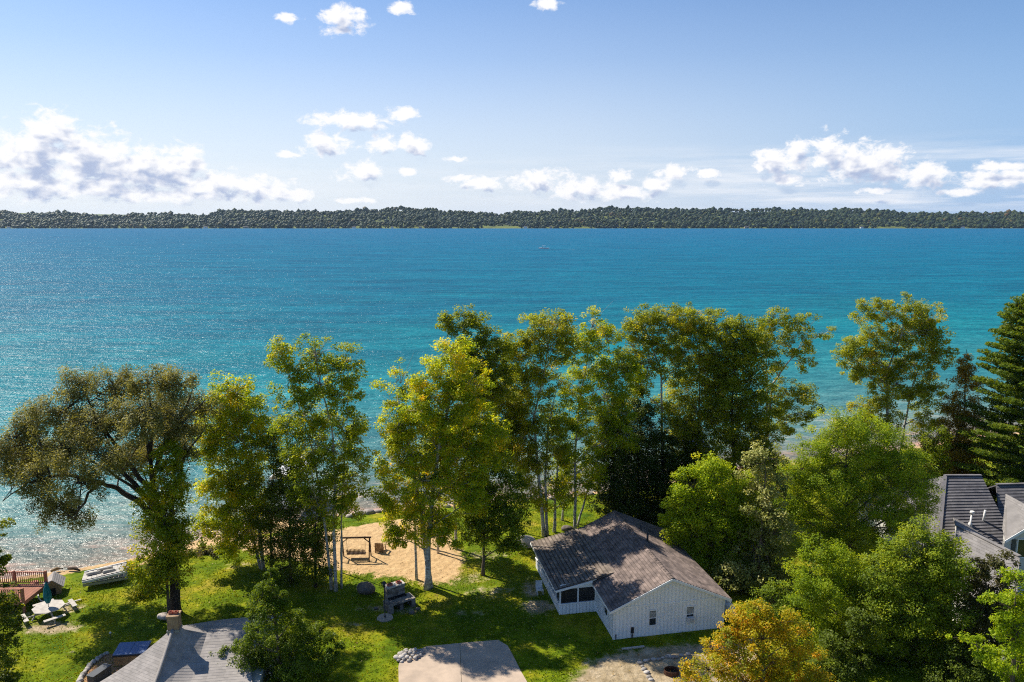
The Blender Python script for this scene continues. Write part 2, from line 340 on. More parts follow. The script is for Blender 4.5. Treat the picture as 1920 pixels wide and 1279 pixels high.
M['boulder'] = mat('brown_boulder', (0.20,0.165,0.14), (0.11,0.095,0.085), 1.6, 0.9, 0.5, 9, tint=0.3)
M['beach_stone'] = mat('beach_stone', (0.52,0.45,0.40), (0.34,0.29,0.26), 1.6, 0.9, 0.3, 9, tint=0.3)
M['block'] = mat('fireplace_block', (0.30,0.26,0.22), (0.09,0.08,0.072), 2.2, 0.95, 0.6, 6, tint=0.35)
M['soot_and_shade'] = mat('soot_and_shade_black', (0.012,0.011,0.010), (0.022,0.02,0.018), 3, 0.95)
M['brick'] = mat('chimney_brick', (0.36,0.25,0.15), (0.24,0.16,0.10), 3.0, 0.9, 0.5, 12, tint=0.2)
M['clay'] = mat('clay_flue', (0.42,0.13,0.08), (0.30,0.09,0.06), 4, 0.8)
M['dark_wood'] = mat('dark_brown_wood', (0.10,0.058,0.034), (0.055,0.034,0.022), 3, 0.8, 0.3, 14, tint=0.3)
M['tan_wood'] = mat('tan_wood', (0.34,0.22,0.11), (0.22,0.14,0.075), 3, 0.8, 0.3, 14, tint=0.25)
M['red_wood'] = mat('red_stained_wood', (0.42,0.17,0.10), (0.28,0.11,0.07), 2, 0.75, 0.2, 14, tint=0.25)
M['grey_wood'] = mat('weathered_pale_wood', (0.56,0.51,0.45), (0.40,0.36,0.32), 2.5, 0.85, 0.3, 14, tint=0.2)
M['teal_cloth'] = mat('teal_canvas', (0.005,0.17,0.20), (0.004,0.11,0.14), 3, 0.8)
M['blue_lid'] = mat('blue_lid', (0.10,0.18,0.38), (0.09,0.155,0.33), 1, 0.45, spec=0.5)
M['grey_plastic'] = mat('dark_grey_plastic', (0.075,0.08,0.09), (0.055,0.06,0.07), 2, 0.5)
M['white_plastic'] = mat('white_plastic', (0.76,0.75,0.73), (0.62,0.61,0.60), 2, 0.4)
M['float'] = mat('weathered_float', (0.54,0.50,0.44), (0.30,0.28,0.26), 2.2, 0.7, 0.2, 9, tint=0.25)
M['blue_cloth'] = mat('blue_canvas', (0.03,0.07,0.35), (0.02,0.05,0.25), 2, 0.7)

# ------------------------------------------------------------------ terrain
WATER_Z = -1.2
SHX = np.array([-6000,-120,-60,-45,-39,-35.3,-30,-25,-18.3,-14,0,7.4,20,36,58.5,76.6,150,6000.])
SHY = np.array([ 20,45,56,61.3,63.6,65.6,70.5,74.2,76.3,77.4,80.7,82.2,87,93.2,101.4,108.1,130,160.])
def shore_y(x): return np.interp(x, SHX, SHY)
def ground_z(x, y):
    s = shore_y(x) - np.asarray(y, float)
    up = np.clip((s+0.3)/9.0, 0, 1); z = WATER_Z + 0.02 + 1.18*(up*up*(3-2*up))
    z = np.where(s < -0.3, np.maximum(WATER_Z - 0.09*(-s), -9.0), z)
    return z
def gz(x, y): return float(ground_z(np.array(x), np.array(y)))
def on_ground(px, py):
    x, y, z = G(px, py)
    for _ in range(4):
        x, y, z = G(px, py, gz(x, y))
    return Vector((x, y, z))
def poly_mask(X, Y, poly, soft):
    """signed distance style mask of a polygon"""
    poly = np.array(poly); n = len(poly); ins = np.zeros(X.shape, bool); dist = np.full(X.shape, 1e9)
    for i in range(n):
        ax, ay = poly[i]; bx, by = poly[(i+1) % n]
        c = ((ay > Y) != (by > Y)) & (X < (bx-ax)*(Y-ay)/((by-ay) if by != ay else 1e-9)+ax); ins ^= c
        t = np.clip(((X-ax)*(bx-ax)+(Y-ay)*(by-ay))/((bx-ax)**2+(by-ay)**2+1e-9), 0, 1)
        dist = np.minimum(dist, np.hypot(X-ax-t*(bx-ax), Y-ay-t*(by-ay)))
    return np.clip(0.5 + np.where(ins, dist, -dist)/(2*soft), 0, 1)
def gpoly(pts): return [G(*p)[:2] for p in pts]

def build_ground():
    xs = np.unique(np.concatenate([np.linspace(-62,72,336), -62-np.geomspace(1,6400,40), 72+np.geomspace(1,6400,40)]))
    ys = np.unique(np.concatenate([np.linspace(28,112,211), 28-np.geomspace(1,500,25), 112+np.geomspace(1,6200,40)]))
    X, Y = np.meshgrid(xs, ys); Z = ground_z(X, Y)
    near = (np.abs(X) < 80) & (Y > 20) & (Y < 115)
    Z = Z + np.where(near & (Z > -1.1), rng.normal(0, 0.012, Z.shape), 0)
    nx, ny = len(xs), len(ys)
    co = np.stack([X, Y, Z], -1).reshape(-1, 3)
    i = np.arange(nx-1)[None, :] + nx*np.arange(ny-1)[:, None]
    f = np.stack([i, i+1, i+nx+1, i+nx], -1).reshape(-1, 4)
    sand = poly_mask(X, Y, gpoly([(430,1022),(452,1006),(560,1000),(640,990),(705,972),(770,964),(815,978),(838,1003),(858,1028),(872,1052),(862,1072),(842,1092),(800,1096),(752,1082),(700,1078),(648,1070),(610,1062),(560,1052),(480,1036)]), 1.5)
    s = shore_y(X) - Y
    sand = np.maximum(sand, np.clip(1.0 - s/1.3, 0, 1))
    sand = np.maximum(sand, np.where((X > -34) & (X < -20), np.clip(1.4 - (s-2)/3.0, 0, 1), 0))
    dirt = poly_mask(X, Y, gpoly([(1050,1300),(1078,1268),(1108,1240),(1150,1226),(1225,1214),(1330,1205),(1420,1190),(1420,1330),(1200,1330)]), 1.0)
    for (a, b, rx, ry, k) in ((95,1178,70,14,.75),(60,1150,60,10,.5),(130,1140,40,12,.6),(920,1110,80,14,.45),(1010,1138,36,16,.8),(1000,1105,30,22,.6),
                           (760,1145,40,10,.55),(700,1140,40,10,.5),(870,1085,60,16,.5),(120,1222,30,6,.4),(660,1170,40,7,.4),(880,1150,60,10,.4),(450,1060,50,10,.4),(910,1040,50,10,.5)):
        cx, cy, _ = G(a, b); m = mpp(a, b, cy); ryw = abs(G(a, b-ry)[1]-cy)
        d = np.hypot((X-cx)/(rx*m), (Y-cy)/ryw); dirt = np.maximum(dirt, k*np.clip(1.4-d, 0, 1))
    me = mesh_np('ground', co, f, smooth=True)
    for nm, arr in (('sand', sand), ('dirt', dirt), ('shore', np.clip(s/10, -1, 1))):
        a = me.attributes.new(nm, 'FLOAT', 'POINT'); a.data.foreach_set('value', arr.ravel().astype(np.float32))
    m, nt, N, L, out = newmat('lawn_and_sand')
    tc = N.new('ShaderNodeTexCoord'); V = tc.outputs['Object']
    p = N.new('ShaderNodeBsdfPrincipled'); p.inputs['Roughness'].default_value = 0.95; p.inputs['Specular IOR Level'].default_value = 0.1
    big = noise(N, L, 0.22, 6, 0.6, V); mid = noise(N, L, 1.1, 7, 0.72, V); fine = noise(N, L, 7, 5, 0.75, V)
    g1 = ramp(N, [(0.36,(0.075,0.13,0.004)),(0.50,(0.15,0.20,0.005)),(0.60,(0.24,0.235,0.010)),(0.70,(0.33,0.27,0.04))]); L.new(big.outputs['Fac'], g1.inputs[0])
    g2 = ramp(N, [(0.32,(0.45,0.55,0.5)),(0.5,(0.95,0.98,0.9)),(0.68,(1.55,1.35,1.6))]); L.new(mid.outputs['Fac'], g2.inputs[0])
    g3 = ramp(N, [(0.25,(0.55,0.6,0.5)),(0.75,(1.4,1.35,1.3))]); L.new(fine.outputs['Fac'], g3.inputs[0])
    g = mixc(N, L, 1.0, g1.outputs[0], g2.outputs[0], 'MULTIPLY'); g = mixc(N, L, 1.0, g, g3.outputs[0], 'MULTIPLY')
    def brk(attr, nz, k, lo, hi):
        a = N.new('ShaderNodeAttribute'); a.attribute_name = attr
        ma = N.new('ShaderNodeMath'); ma.operation = 'MULTIPLY_ADD'; ma.inputs[1].default_value = k; ma.inputs[2].default_value = -k/2
        L.new(nz.outputs['Fac'], ma.inputs[0])
        ad = N.new('ShaderNodeMath'); L.new(a.outputs['Fac'], ad.inputs[0]); L.new(ma.outputs[0], ad.inputs[1])
        mr = N.new('ShaderNodeMapRange'); mr.interpolation_type = 'SMOOTHSTEP'; mr.inputs['From Min'].default_value = lo; mr.inputs['From Max'].default_value = hi
        L.new(ad.outputs[0], mr.inputs['Value']); return mr.outputs[0]
    d1 = ramp(N, [(0.3,(0.20,0.15,0.085)),(0.5,(0.40,0.31,0.20)),(0.7,(0.55,0.45,0.33))]); L.new(mid.outputs['Fac'], d1.inputs[0])
    dd = mixc(N, L, 0.55, d1.outputs[0], g3.outputs[0], 'MULTIPLY')
    s1 = ramp(N, [(0.3,(0.40,0.26,0.13)),(0.5,(0.54,0.36,0.185)),(0.7,(0.62,0.43,0.23))]); L.new(mid.outputs['Fac'], s1.inputs[0])
    foot = N.new('ShaderNodeTexVoronoi'); foot.inputs['Scale'].default_value = 2.4; L.new(V, foot.inputs['Vector'])
    c = mixc(N, L, brk('dirt', mid, 1.5, 0.30, 0.75), g, dd)
    c = mixc(N, L, brk('sand', mid, 1.6, 0.36, 0.62), c, s1.outputs[0])
    L.new(c, p.inputs['Base Color'])
    hb = N.new('ShaderNodeMath'); L.new(fine.outputs['Fac'], hb.inputs[0]); L.new(foot.outputs['Distance'], hb.inputs[1])
    b = N.new('ShaderNodeBump'); b.inputs['Strength'].default_value = 0.7; b.inputs['Distance'].default_value = 0.12
    L.new(hb.outputs[0], b.inputs['Height']); L.new(b.outputs[0], p.inputs['Normal'])
    L.new(p.outputs[0], out.inputs[0]); me.materials.append(m)
    o = bpy.data.objects.new('ground', me); COL.objects.link(o); struct(o)
build_ground()

FAR = 3100.0
def build_water():
    xs = np.unique(np.concatenate([np.linspace(-90,110,101), -90-np.geomspace(1,6000,40), 110+np.geomspace(1,6000,40)]))
    ys = np.unique(np.concatenate([np.linspace(15,140,126), 140+np.geomspace(2,3060,60)]))
    X, Y = np.meshgrid(xs, ys); nx, ny = len(xs), len(ys)
    co = np.stack([X, Y, np.full(X.shape, WATER_Z)], -1).reshape(-1, 3)
    i = np.arange(nx-1)[None, :] + nx*np.arange(ny-1)[:, None]
    f = np.stack([i, i+1, i+nx+1, i+nx], -1).reshape(-1, 4)
    me = mesh_np('lake', co, f, smooth=True)
    a = me.attributes.new('offshore', 'FLOAT', 'POINT')
    off = np.clip(Y - shore_y(X), 0, None); a.data.foreach_set('value', (np.log1p(off)/math.log(3001)).ravel().astype(np.float32))
    m, nt, N, L, out = newmat('lake_water')
    tc = N.new('ShaderNodeTexCoord'); V = tc.outputs['Object']
    at = N.new('ShaderNodeAttribute'); at.attribute_name = 'offshore'
    lg = lambda d: math.log1p(d)/math.log(3001)
    pat = noise(N, L, 0.012, 6, 0.6, V, (1, 2.2, 1))
    ad = N.new('ShaderNodeMath'); ad.operation = 'MULTIPLY_ADD'; ad.inputs[1].default_value = 0.16; ad.inputs[2].default_value = -0.08
    L.new(pat.outputs['Fac'], ad.inputs[0]); sm = N.new('ShaderNodeMath'); L.new(at.outputs['Fac'], sm.inputs[0]); L.new(ad.outputs[0], sm.inputs[1])
    r = ramp(N, [(0.0,(0.36,0.31,0.24)),(lg(1.5),(0.23,0.20,0.155)),(lg(6),(0.15,0.19,0.165)),(lg(14),(0.105,0.215,0.205)),(lg(36),(0.03,0.19,0.21)),
                 (lg(90),(0.004,0.165,0.205)),(lg(220),(0.001,0.12,0.19)),(lg(700),(0.0005,0.12,0.215)),(1.0,(0.0005,0.11,0.23))])
    L.new(sm.outputs[0], r.inputs[0])
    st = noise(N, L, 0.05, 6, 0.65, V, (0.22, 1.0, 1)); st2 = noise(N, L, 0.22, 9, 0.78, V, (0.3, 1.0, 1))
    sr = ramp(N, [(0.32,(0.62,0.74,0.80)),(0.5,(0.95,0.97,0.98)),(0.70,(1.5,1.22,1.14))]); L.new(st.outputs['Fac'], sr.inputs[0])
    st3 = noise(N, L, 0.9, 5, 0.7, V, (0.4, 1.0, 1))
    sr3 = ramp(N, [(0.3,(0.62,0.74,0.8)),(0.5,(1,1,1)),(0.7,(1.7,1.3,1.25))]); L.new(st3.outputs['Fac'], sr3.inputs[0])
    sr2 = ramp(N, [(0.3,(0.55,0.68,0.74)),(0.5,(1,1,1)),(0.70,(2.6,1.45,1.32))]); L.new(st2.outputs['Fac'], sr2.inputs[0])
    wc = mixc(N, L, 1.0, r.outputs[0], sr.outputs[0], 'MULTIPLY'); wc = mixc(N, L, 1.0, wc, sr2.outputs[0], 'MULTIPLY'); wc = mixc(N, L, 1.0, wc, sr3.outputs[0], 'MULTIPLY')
    # waves: long swell, chop and ripples, crests roughly along the shore
    w0 = noise(N, L, 0.16, 2, 0.5, V, (0.45, 1.0, 1)); w1 = noise(N, L, 0.62, 3, 0.55, V, (0.5, 1.0, 1)); w2 = noise(N, L, 2.2, 3, 0.6, V, (0.6, 1, 1))
    s1 = N.new('ShaderNodeMath'); s1.operation = 'MULTIPLY_ADD'; s1.inputs[1].default_value = 0.9; L.new(w1.outputs['Fac'], s1.inputs[0])
    s0 = N.new('ShaderNodeMath'); s0.operation = 'MULTIPLY'; s0.inputs[1].default_value = 1.6; L.new(w0.outputs['Fac'], s0.inputs[0]); L.new(s0.outputs[0], s1.inputs[2])
    s2 = N.new('ShaderNodeMath'); s2.operation = 'MULTIPLY_ADD'; s2.inputs[1].default_value = 0.36; L.new(w2.outputs['Fac'], s2.inputs[0]); L.new(s1.outputs[0], s2.inputs[2])
    b = N.new('ShaderNodeBump'); b.inputs['Strength'].default_value = 1.0; b.inputs['Distance'].default_value = 0.8
    L.new(s2.outputs[0], b.inputs['Height'])
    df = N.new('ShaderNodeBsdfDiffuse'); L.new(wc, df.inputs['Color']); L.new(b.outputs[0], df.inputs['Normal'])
    gl = N.new('ShaderNodeBsdfGlossy'); gl.inputs['Roughness'].default_value = 0.25; L.new(b.outputs[0], gl.inputs['Normal'])
    fr = N.new('ShaderNodeFresnel'); fr.inputs['IOR'].default_value = 1.33; L.new(b.outputs[0], fr.inputs['Normal'])
    mr = N.new('ShaderNodeMapRange'); mr.inputs['From Min'].default_value = 0.02; mr.inputs['From Max'].default_value = 0.6
    mr.inputs['To Min'].default_value = 0.03; mr.inputs['To Max'].default_value = 0.13; L.new(fr.outputs[0], mr.inputs['Value'])
    mx = N.new('ShaderNodeMixShader'); L.new(mr.outputs[0], mx.inputs[0]); L.new(df.outputs[0], mx.inputs[1]); L.new(gl.outputs[0], mx.inputs[2])
    L.new(mx.outputs[0], out.inputs[0]); me.materials.append(m)
    o = bpy.data.objects.new('lake', me); COL.objects.link(o); struct(o)
build_water()

# ------------------------------------------------------------------ far shore
SIL = [(-300,393),(0,391),(40,393),(57,398),(100,396),(140,395),(200,401),(260,397),(360,401),(400,401),(420,392),(455,389),(560,392),(640,392),
       (700,391),(740,387),(800,390),(850,393),(920,394),(935,397),(1000,393),(1090,390),(1150,387),(1280,388),(1320,387),(1380,391),(1460,388),
       (1500,390),(1600,388),(1640,390),(1700,395),(1810,398),(1860,396),(1920,397),(2220,395)]
SX = np.array([(a-960)/FPX for a, _ in SIL]); SYP = np.array([b for _, b in SIL], float)
RIDGE = 3750.0
def hill_z(x, y):
    t = np.asarray(x)/np.asarray(y)
    py = np.interp(t, SX, SYP)
    up = (639.5-py)/FPX
    top = CAMH + RIDGE*(-math.sin(PITCH)+up*math.cos(PITCH))/(math.cos(PITCH)+up*math.sin(PITCH)) - 19.0
    k = np.clip((y-FAR-12)/(RIDGE-FAR), 0, 1)
    return WATER_Z + 0.4 + (top-WATER_Z)*(k**0.75)
def build_far():
    xs = np.linspace(-3800, 3800, 300); ys = np.concatenate([np.array([FAR-30, FAR, FAR+12]), np.linspace(FAR+30, RIDGE, 26), np.array([4200, 5000, 6000])])
    X, Y = np.meshgrid(xs, ys); Z = hill_z(X, np.minimum(Y, RIDGE)); Z[0] = WATER_Z-3
    nx = len(xs); i = np.arange(nx-1)[None, :] + nx*np.arange(len(ys)-1)[:, None]
    me = mesh_np('hills', np.stack([X, Y, Z], -1).reshape(-1, 3), np.stack([i, i+1, i+nx+1, i+nx], -1).reshape(-1, 4), smooth=True)
    me.materials.append(mat('hill_meadow', (0.14,0.17,0.03), (0.09,0.11,0.03), 0.02, 0.95))
    o = bpy.data.objects.new('hills', me); COL.objects.link(o); struct(o)
    # woodland covering the hills: one mass of crowns
    R = np.random.default_rng(3); gx = 12.0
    px, py = np.meshgrid(np.arange(-2900, 2900, gx), np.concatenate([np.arange(FAR+14, FAR+200, 15), np.arange(FAR+200, RIDGE+30, 21)]))
    px = px.ravel() + R.uniform(-9, 9, px.size); py = py.ravel() + R.uniform(-8, 8, py.size)
    t = px/py*FPX+960
    fld = ((t > 905) & (t < 975) & (py < FAR+65)) | ((t > 1635) & (t < 1690) & (py < FAR+40)) | ((t > 345) & (t < 362) & (py < FAR+40)) | ((t > 1080) & (t < 1105) & (py < FAR+35))
    fld |= ((t > 940) & (t < 962) & (py > FAR+300) & (py < FAR+390))
    for hx in (27,392,466,667,738,790,985,1032,1395,1608,1795): fld |= (np.abs(t-hx) < 6.5) & (py < FAR+40)
    keep = ~fld & (R.random(px.size) > 0.04); px, py = px[keep], py[keep]; n = len(px)
    v, f = ico(2); v = np.array([tuple(a) for a in v]); f = np.array(f)
    v1, f1 = ico(1); v1 = np.array([tuple(a) for a in v1]); f1 = np.array(f1)
    r = np.clip(R.lognormal(1.88, .34, n), 3.5, 14); h = r*R.uniform(0.7, 1.1, n)
    r = np.where(R.random(n) < 0.08, r*0.55, r)
    stand = np.sin(px*.011+2*np.sin(py*.017))+np.sin(py*.023+px*.0061+1.3)+.8*np.sin(px*.031-py*.02)
    z = hill_z(px, py) + h*0.7 + 4.0*stand*np.clip((py-FAR)/150, 0.2, 1)
    def lump(v, f, sel):
        k = sel.sum(); jit = 1 + R.uniform(-0.20, 0.20, (k, len(v), 1))
        co = v[None]*jit*np.stack([r[sel], r[sel], h[sel]], -1)[:, None, :] + np.stack([px, py, z], -1)[sel][:, None, :]
        ff = f[None] + (np.arange(k)*len(v))[:, None, None]
        tt = np.repeat(np.clip(R.normal(0.42, 0.20, k)+.10*stand[sel], 0, 1), len(f))
        return co.reshape(-1, 3), ff.reshape(-1, 3), tt
    nearsel = py < FAR+120
    c0, f0, t0 = lump(v, f, nearsel & (np.abs(t[keep]-960) < 1100)) if False else lump(v1, f1, nearsel)
    c2, f2, t2 = lump(v1, f1, ~nearsel)
    me = mesh_np('distant_forest', np.concatenate([c0, c2]), np.concatenate([f0, f2+len(c0)]), np.concatenate([t0, t2]), smooth=True)
    me.materials.append(leafmat('distant_leaf', [(0,(0.010,0.024,0.012)),(0.5,(0.030,0.050,0.016)),(0.85,(0.065,0.078,0.018)),(1,(0.12,0.075,0.025))], 0.15, 0.1))
    o = bpy.data.objects.new('forest', me); COL.objects.link(o); o['kind'] = 'stuff'
    o['label'] = 'mixed woodland covering the hills on the far shore'; o['category'] = 'forest'
    # small houses and boats along the far shore
    def cottage(t, w, hgt, wall, roof, label, dy=9, z=None):
        x = (t-960)/FPX*(FAR+dy); y = FAR+dy; z0 = float(hill_z(np.array(x), np.array(y)))
        th = thing('lake_house', label, 'house', (x, y, z0), 'houses on the far shore')
        a = MB(); a.box((x, y, z0+hgt/2-1), (w, 9, hgt+2)); a.build('wall', wall, th)
        b = MB(); e = hgt; q = [(x-w/2-.6,y-5.2,z0+e),(x+w/2+.6,y-5.2,z0+e),(x+w/2+.6,y+5.2,z0+e),(x-w/2-.6,y+5.2,z0+e),(x-w/2-.6,y,z0+e+3.2),(x+w/2+.6,y,z0+e+3.2)]
        b.add(q, [(0,1,5,4),(2,3,4,5),(1,2,5),(3,0,4),(3,2,1,0)]); b.build('roof', roof, th)
        for k in (-0.28, 0.05, 0.3):
            d = MB(); d.box((x+k*w, y-4.55, z0+hgt*0.55), (w*0.14, 0.12, 1.6)); d.build('window', M['glass'], th)
    dk = mat('far_dark_roof', (0.10,0.09,0.085), None, 0.5, 0.9); tanw = mat('far_tan_wall', (0.42,0.33,0.24), None, 0.5, 0.9)
    for (t, w, h_, wl, rf, lb) in ((27,12,5,'white_paint',dk,'white house far across the lake at the left end of the shore'),
        (392,16,6,'white_paint',dk,'white lakeside house across the lake below the first high hill'),
        (466,20,6,tanw,dk,'wide tan house across the lake right of the white lakeside house'),
        (667,14,5,'white_paint',dk,'white cottage at the far waterline below the forest left of the meadow'),
        (738,10,5,'white_paint',dk,'small white boathouse at the far waterline left of centre'),
        (790,12,4.5,tanw,dk,'tan cottage at the far waterline left of the mown meadow'),
        (985,15,7,'white_paint',dk,'tall white house among trees just right of the far meadow'),
        (1032,12,5,tanw,dk,'tan house on the far shore right of the tall white house'),
        (1395,18,6,tanw,dk,'long tan house across the lake on the right half of the shore'),
        (1608,12,5,'white_paint',dk,'white house across the lake left of the right hand clearing'),
        (1795,16,5,'white_paint',dk,'low white house across the lake near the right end of the shore')):
        cottage(t, w, h_, M[wl] if isinstance(wl, str) else wl, rf, lb)
    def farboat(t, label):
        x = (t-960)/FPX*(FAR-22); y = FAR-22.0
        th = thing('moored_boat', label, 'boat', (x, y, WATER_Z), 'boats moored along the far shore')
        a = MB(); a.add([(x-4,y,WATER_Z+.9),(x-3,y-1.3,WATER_Z-.2),(x+4,y-1.3,WATER_Z-.2),(x+4,y+1.3,WATER_Z-.2),(x-3,y+1.3,WATER_Z-.2),(x-3.2,y-1.6,WATER_Z+1),(x+4,y-1.6,WATER_Z+1),(x+4,y+1.6,WATER_Z+1),(x-3.2,y+1.6,WATER_Z+1)],
                        [(1,2,6,5),(2,3,7,6),(3,4,8,7),(0,1,5),(0,8,4),(0,4,1),(0,5,8),(5,6,7,8)]); a.build('hull', M['white_plastic'], th)
        b = MB(); b.box((x+.5,y,WATER_Z+1.75),(3,2,1.5)); b.build('cabin', M['white_trim'], th)
    for t, lb in ((512,'white boat moored far across the lake left of the tall hill'),(845,'white boat moored at the far shore just left of the meadow'),
                  (1160,'white boat moored at the far shore right of the meadow'),(1498,'white boat moored at the far shore on the right half'),
                  (1700,'white boat moored at the far shore right of the right hand clearing'),(1870,'white boat moored at the far shore nearest the right edge')):
        farboat(t, lb)
build_far()
# ------------------------------------------------------------------ white cottage
def build_cottage():
    NL = Vector((7.33, 50.0, 0)); U = Vector((0.981, 0.191, 0)).normalized(); W = Vector((-U.y, U.x, 0)); Z = Vector((0, 0, 1))
    H = lambda u, v, z=0.0: NL + U*u + W*v + Z*z
    rz = math.atan2(U.y, U.x); GW = 8.58; LEN = 12.3; EH = 2.5; RH = 4.42; mid = GW/2; SL = (RH-EH)/mid
    th = thing('cottage', 'white board and batten cottage with a brown shingle roof and a screened porch', 'house', tuple(H(mid, LEN/2)))
    def boxl(mb, u0, u1, v0, v1, z0, z1, t=.5):
        c = H((u0+u1)/2, (v0+v1)/2, (z0+z1)/2); mb.box(c, (abs(u1-u0), abs(v1-v0), z1-z0), rz, t)
    w = MB()
    for v in (0, LEN-.16):
        q = [(0,0),(GW,0),(GW,EH),(mid,RH-.06),(0,EH)]
        vs = [H(a, v, b) for a, b in q] + [H(a, v+.16, b) for a, b in q]
        w.add(vs, [(0,1,2,3,4),(9,8,7,6,5)] + [(i,(i+1)%5+0,(i+1)%5+5,i+5) for i in range(5)])
    boxl(w, 0.001, .16, .162, LEN-.162, 0, EH-.02); boxl(w, GW-.16, GW-.001, .162, LEN-.162, 0, EH-.02)
    k = 0.15
    while k < GW-.1:                                                   # battens on the gable, stopping at the cross board
        zt = EH + SL*min(k, GW-k) - .12
        if not (2.62 < k < 3.32 or 5.55 < k < 6.25):
            boxl(w, k-.034, k+.034, -.022, 0, .02, min(zt, 2.38), .32)
        else:
            boxl(w, k-.034, k+.034, -.022, 0, .02, .78, .32); boxl(w, k-.034, k+.034, -.022, 0, 2.02, 2.38, .32)
        if zt > 2.56: boxl(w, k-.034, k+.034, -.022, 0, 2.5, zt, .32)
        k += .285
    k = .2
    while k < LEN-.1:
        if k < 4.0 and not (1.2 < k < 2.1): boxl(w, -.022, 0, k-.03, k+.03, .02, EH-.05, .06)
        boxl(w, GW, GW+.022, k-.03, k+.03, .02, EH-.05, .06); k += .3
    boxl(w, 0.0, GW, -.034, 0, 2.39, 2.49)
    w.build('wall', M['white_paint'], th)
    c = MB(); boxl(c, -.03, .1, -.036, .1, .01, EH-.04); c.build('corner_board', M['white_trim'], th)
    c = MB(); boxl(c, GW-.1, GW+.03, -.036, .1, .01, EH-.04); c.build('corner_board', M['white_trim'], th)
    # roof
    OV, OE = .35, .38
    zE = EH - SL*OE + .10; zR = RH + .10
    r = MB()
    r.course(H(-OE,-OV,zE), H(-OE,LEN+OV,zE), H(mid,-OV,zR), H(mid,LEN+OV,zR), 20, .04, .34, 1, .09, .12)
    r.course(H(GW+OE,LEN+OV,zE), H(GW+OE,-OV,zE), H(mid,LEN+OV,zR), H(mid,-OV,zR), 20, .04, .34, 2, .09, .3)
    ro = r.build('roof', M['shingle'], th)
    rc = MB(); n = 36
    for i in range(n):
        a, b = -OV+(LEN+2*OV)*i/n, -OV+(LEN+2*OV)*(i+1)/n; z2 = zR+.05
        rc.add([H(mid-.16,a,z2-.06),H(mid,a,z2+.02),H(mid+.16,a,z2-.06),H(mid-.16,b,z2-.085),H(mid,b,z2-.005),H(mid+.16,b,z2-.085)],
               [(0,1,4,3),(1,2,5,4),(0,2,1)], rnd.random())
    rc.build('ridge_cap', M['shingle'], ro)
    for (u, v, h_, rr) in ((5.05, 6.6, .75, .085), (5.6, 9.6, .35, .06)):
        p = MB(); zz = RH+.1-SL*(u-mid); p.tube([H(u,v,zz-.1), H(u,v,zz+h_)], rr, 10); p.tube([H(u,v,zz-.05), H(u,v,zz+.12)], [rr*2.4, rr*1.2], 10)
        p.build('vent_pipe', M['black_metal'], ro)
    for sgn in (0, 1):
        f = MB()
        a, b = (H(-OE,-OV-.03,zE-.10), H(mid,-OV-.03,zR-.10)) if sgn == 0 else (H(mid,-OV-.03,zR-.10), H(GW+OE,-OV-.03,zE-.10))
        f.bar(a, b, .05, .17); f.build('bargeboard', M['white_trim'], th)
    f = MB(); f.bar(H(-OE-.01,-OV,zE-.13), H(-OE-.01,4.1,zE-.13), .04, .15); f.build('fascia_board', M['white_trim'], th)
    f = MB(); f.bar(H(GW+OE+.01,-OV,zE-.13), H(GW+OE+.01,LEN+OV,zE-.13), .04, .15); f.build('fascia_board', M['white_trim'], th)
    # gable windows
    for (u0, u1, ac) in ((2.72, 3.22, False), (5.62, 6.16, True)):
        z0, z1 = .86, 1.96
        fr = MB()
        boxl(fr,u0-.10,u0,-.05,0,z0-.1,z1+.1); boxl(fr,u1,u1+.10,-.05,0,z0-.1,z1+.1); boxl(fr,u0,u1,-.05,0,z1,z1+.1); boxl(fr,u0,u1,-.07,0,z0-.1,z0)
        boxl(fr,u0,u1,-.04,0,(z0+z1)/2-.03,(z0+z1)/2+.03)
        wf = fr.build('window', M['white_trim'], th)
        for (a, b) in ((z0,(z0+z1)/2-.03),((z0+z1)/2+.03,z1)):
            g = MB(); boxl(g,u0,u1,-.02,-.004,a,b); g.build('pane', M['glass'], wf)
        bl = MB()
        for i in range(6): boxl(bl,u0+.02,u1-.02,-.026,-.021,(z0+z1)/2+.06+i*.075,(z0+z1)/2+.1+i*.075)
        bl.build('blind', M['cream_wall'], wf)
        if ac:
            a = MB(); boxl(a,u0+.04,u1-.02,-.36,-.03,z0+.01,z0+.36)
            for i in range(5): boxl(a,u0+.09,u1-.07,-.372,-.36,z0+.06+i*.055,z0+.085+i*.055)
            ao = a.build('air_conditioner', M['white_plastic'], th)
            b = MB(); boxl(b,u0+.10,u1-.08,-.368,-.362,z0+.05,z0+.32); b.build('grille', M['grey_metal'], ao)
    m = MB(); boxl(m,1.32,1.52,-.14,-.024,.45,.85); boxl(m,1.39,1.45,-.10,-.024,0,.45); boxl(m,1.37,1.47,-.2,-.14,.55,.72); m.build('utility_meter', M['black_metal'], th)
    m = MB(); boxl(m,.16,.22,-.07,-.024,.05,.42); m.build('outdoor_tap', M['black_metal'], th)
    # side window of the main left wall
    fr = MB(); v0, v1 = 1.3, 2.0
    boxl(fr,-.05,0,v0-.09,v0,1.0,2.1); boxl(fr,-.05,0,v1,v1+.09,1.0,2.1); boxl(fr,-.05,0,v0,v1,2.0,2.1); boxl(fr,-.06,0,v0,v1,1.0,1.1)
    wf = fr.build('window', M['white_trim'], th); g = MB(); boxl(g,-.02,-.004,v0,v1,1.1,2.0); g.build('pane', M['glass'], wf)
    # screened porch on the left
    PV0, PV1, PU, KH, TH = 4.1, LEN, -2.95, .85, 2.08
    pw = MB()
    boxl(pw,PU,PU+.12,PV0,PV1,0,KH); boxl(pw,PU+.121,-.001,PV0,PV0+.12,0,KH); boxl(pw,PU+.121,-.001,PV1-.12,PV1,0,KH)
    k = PU+.25
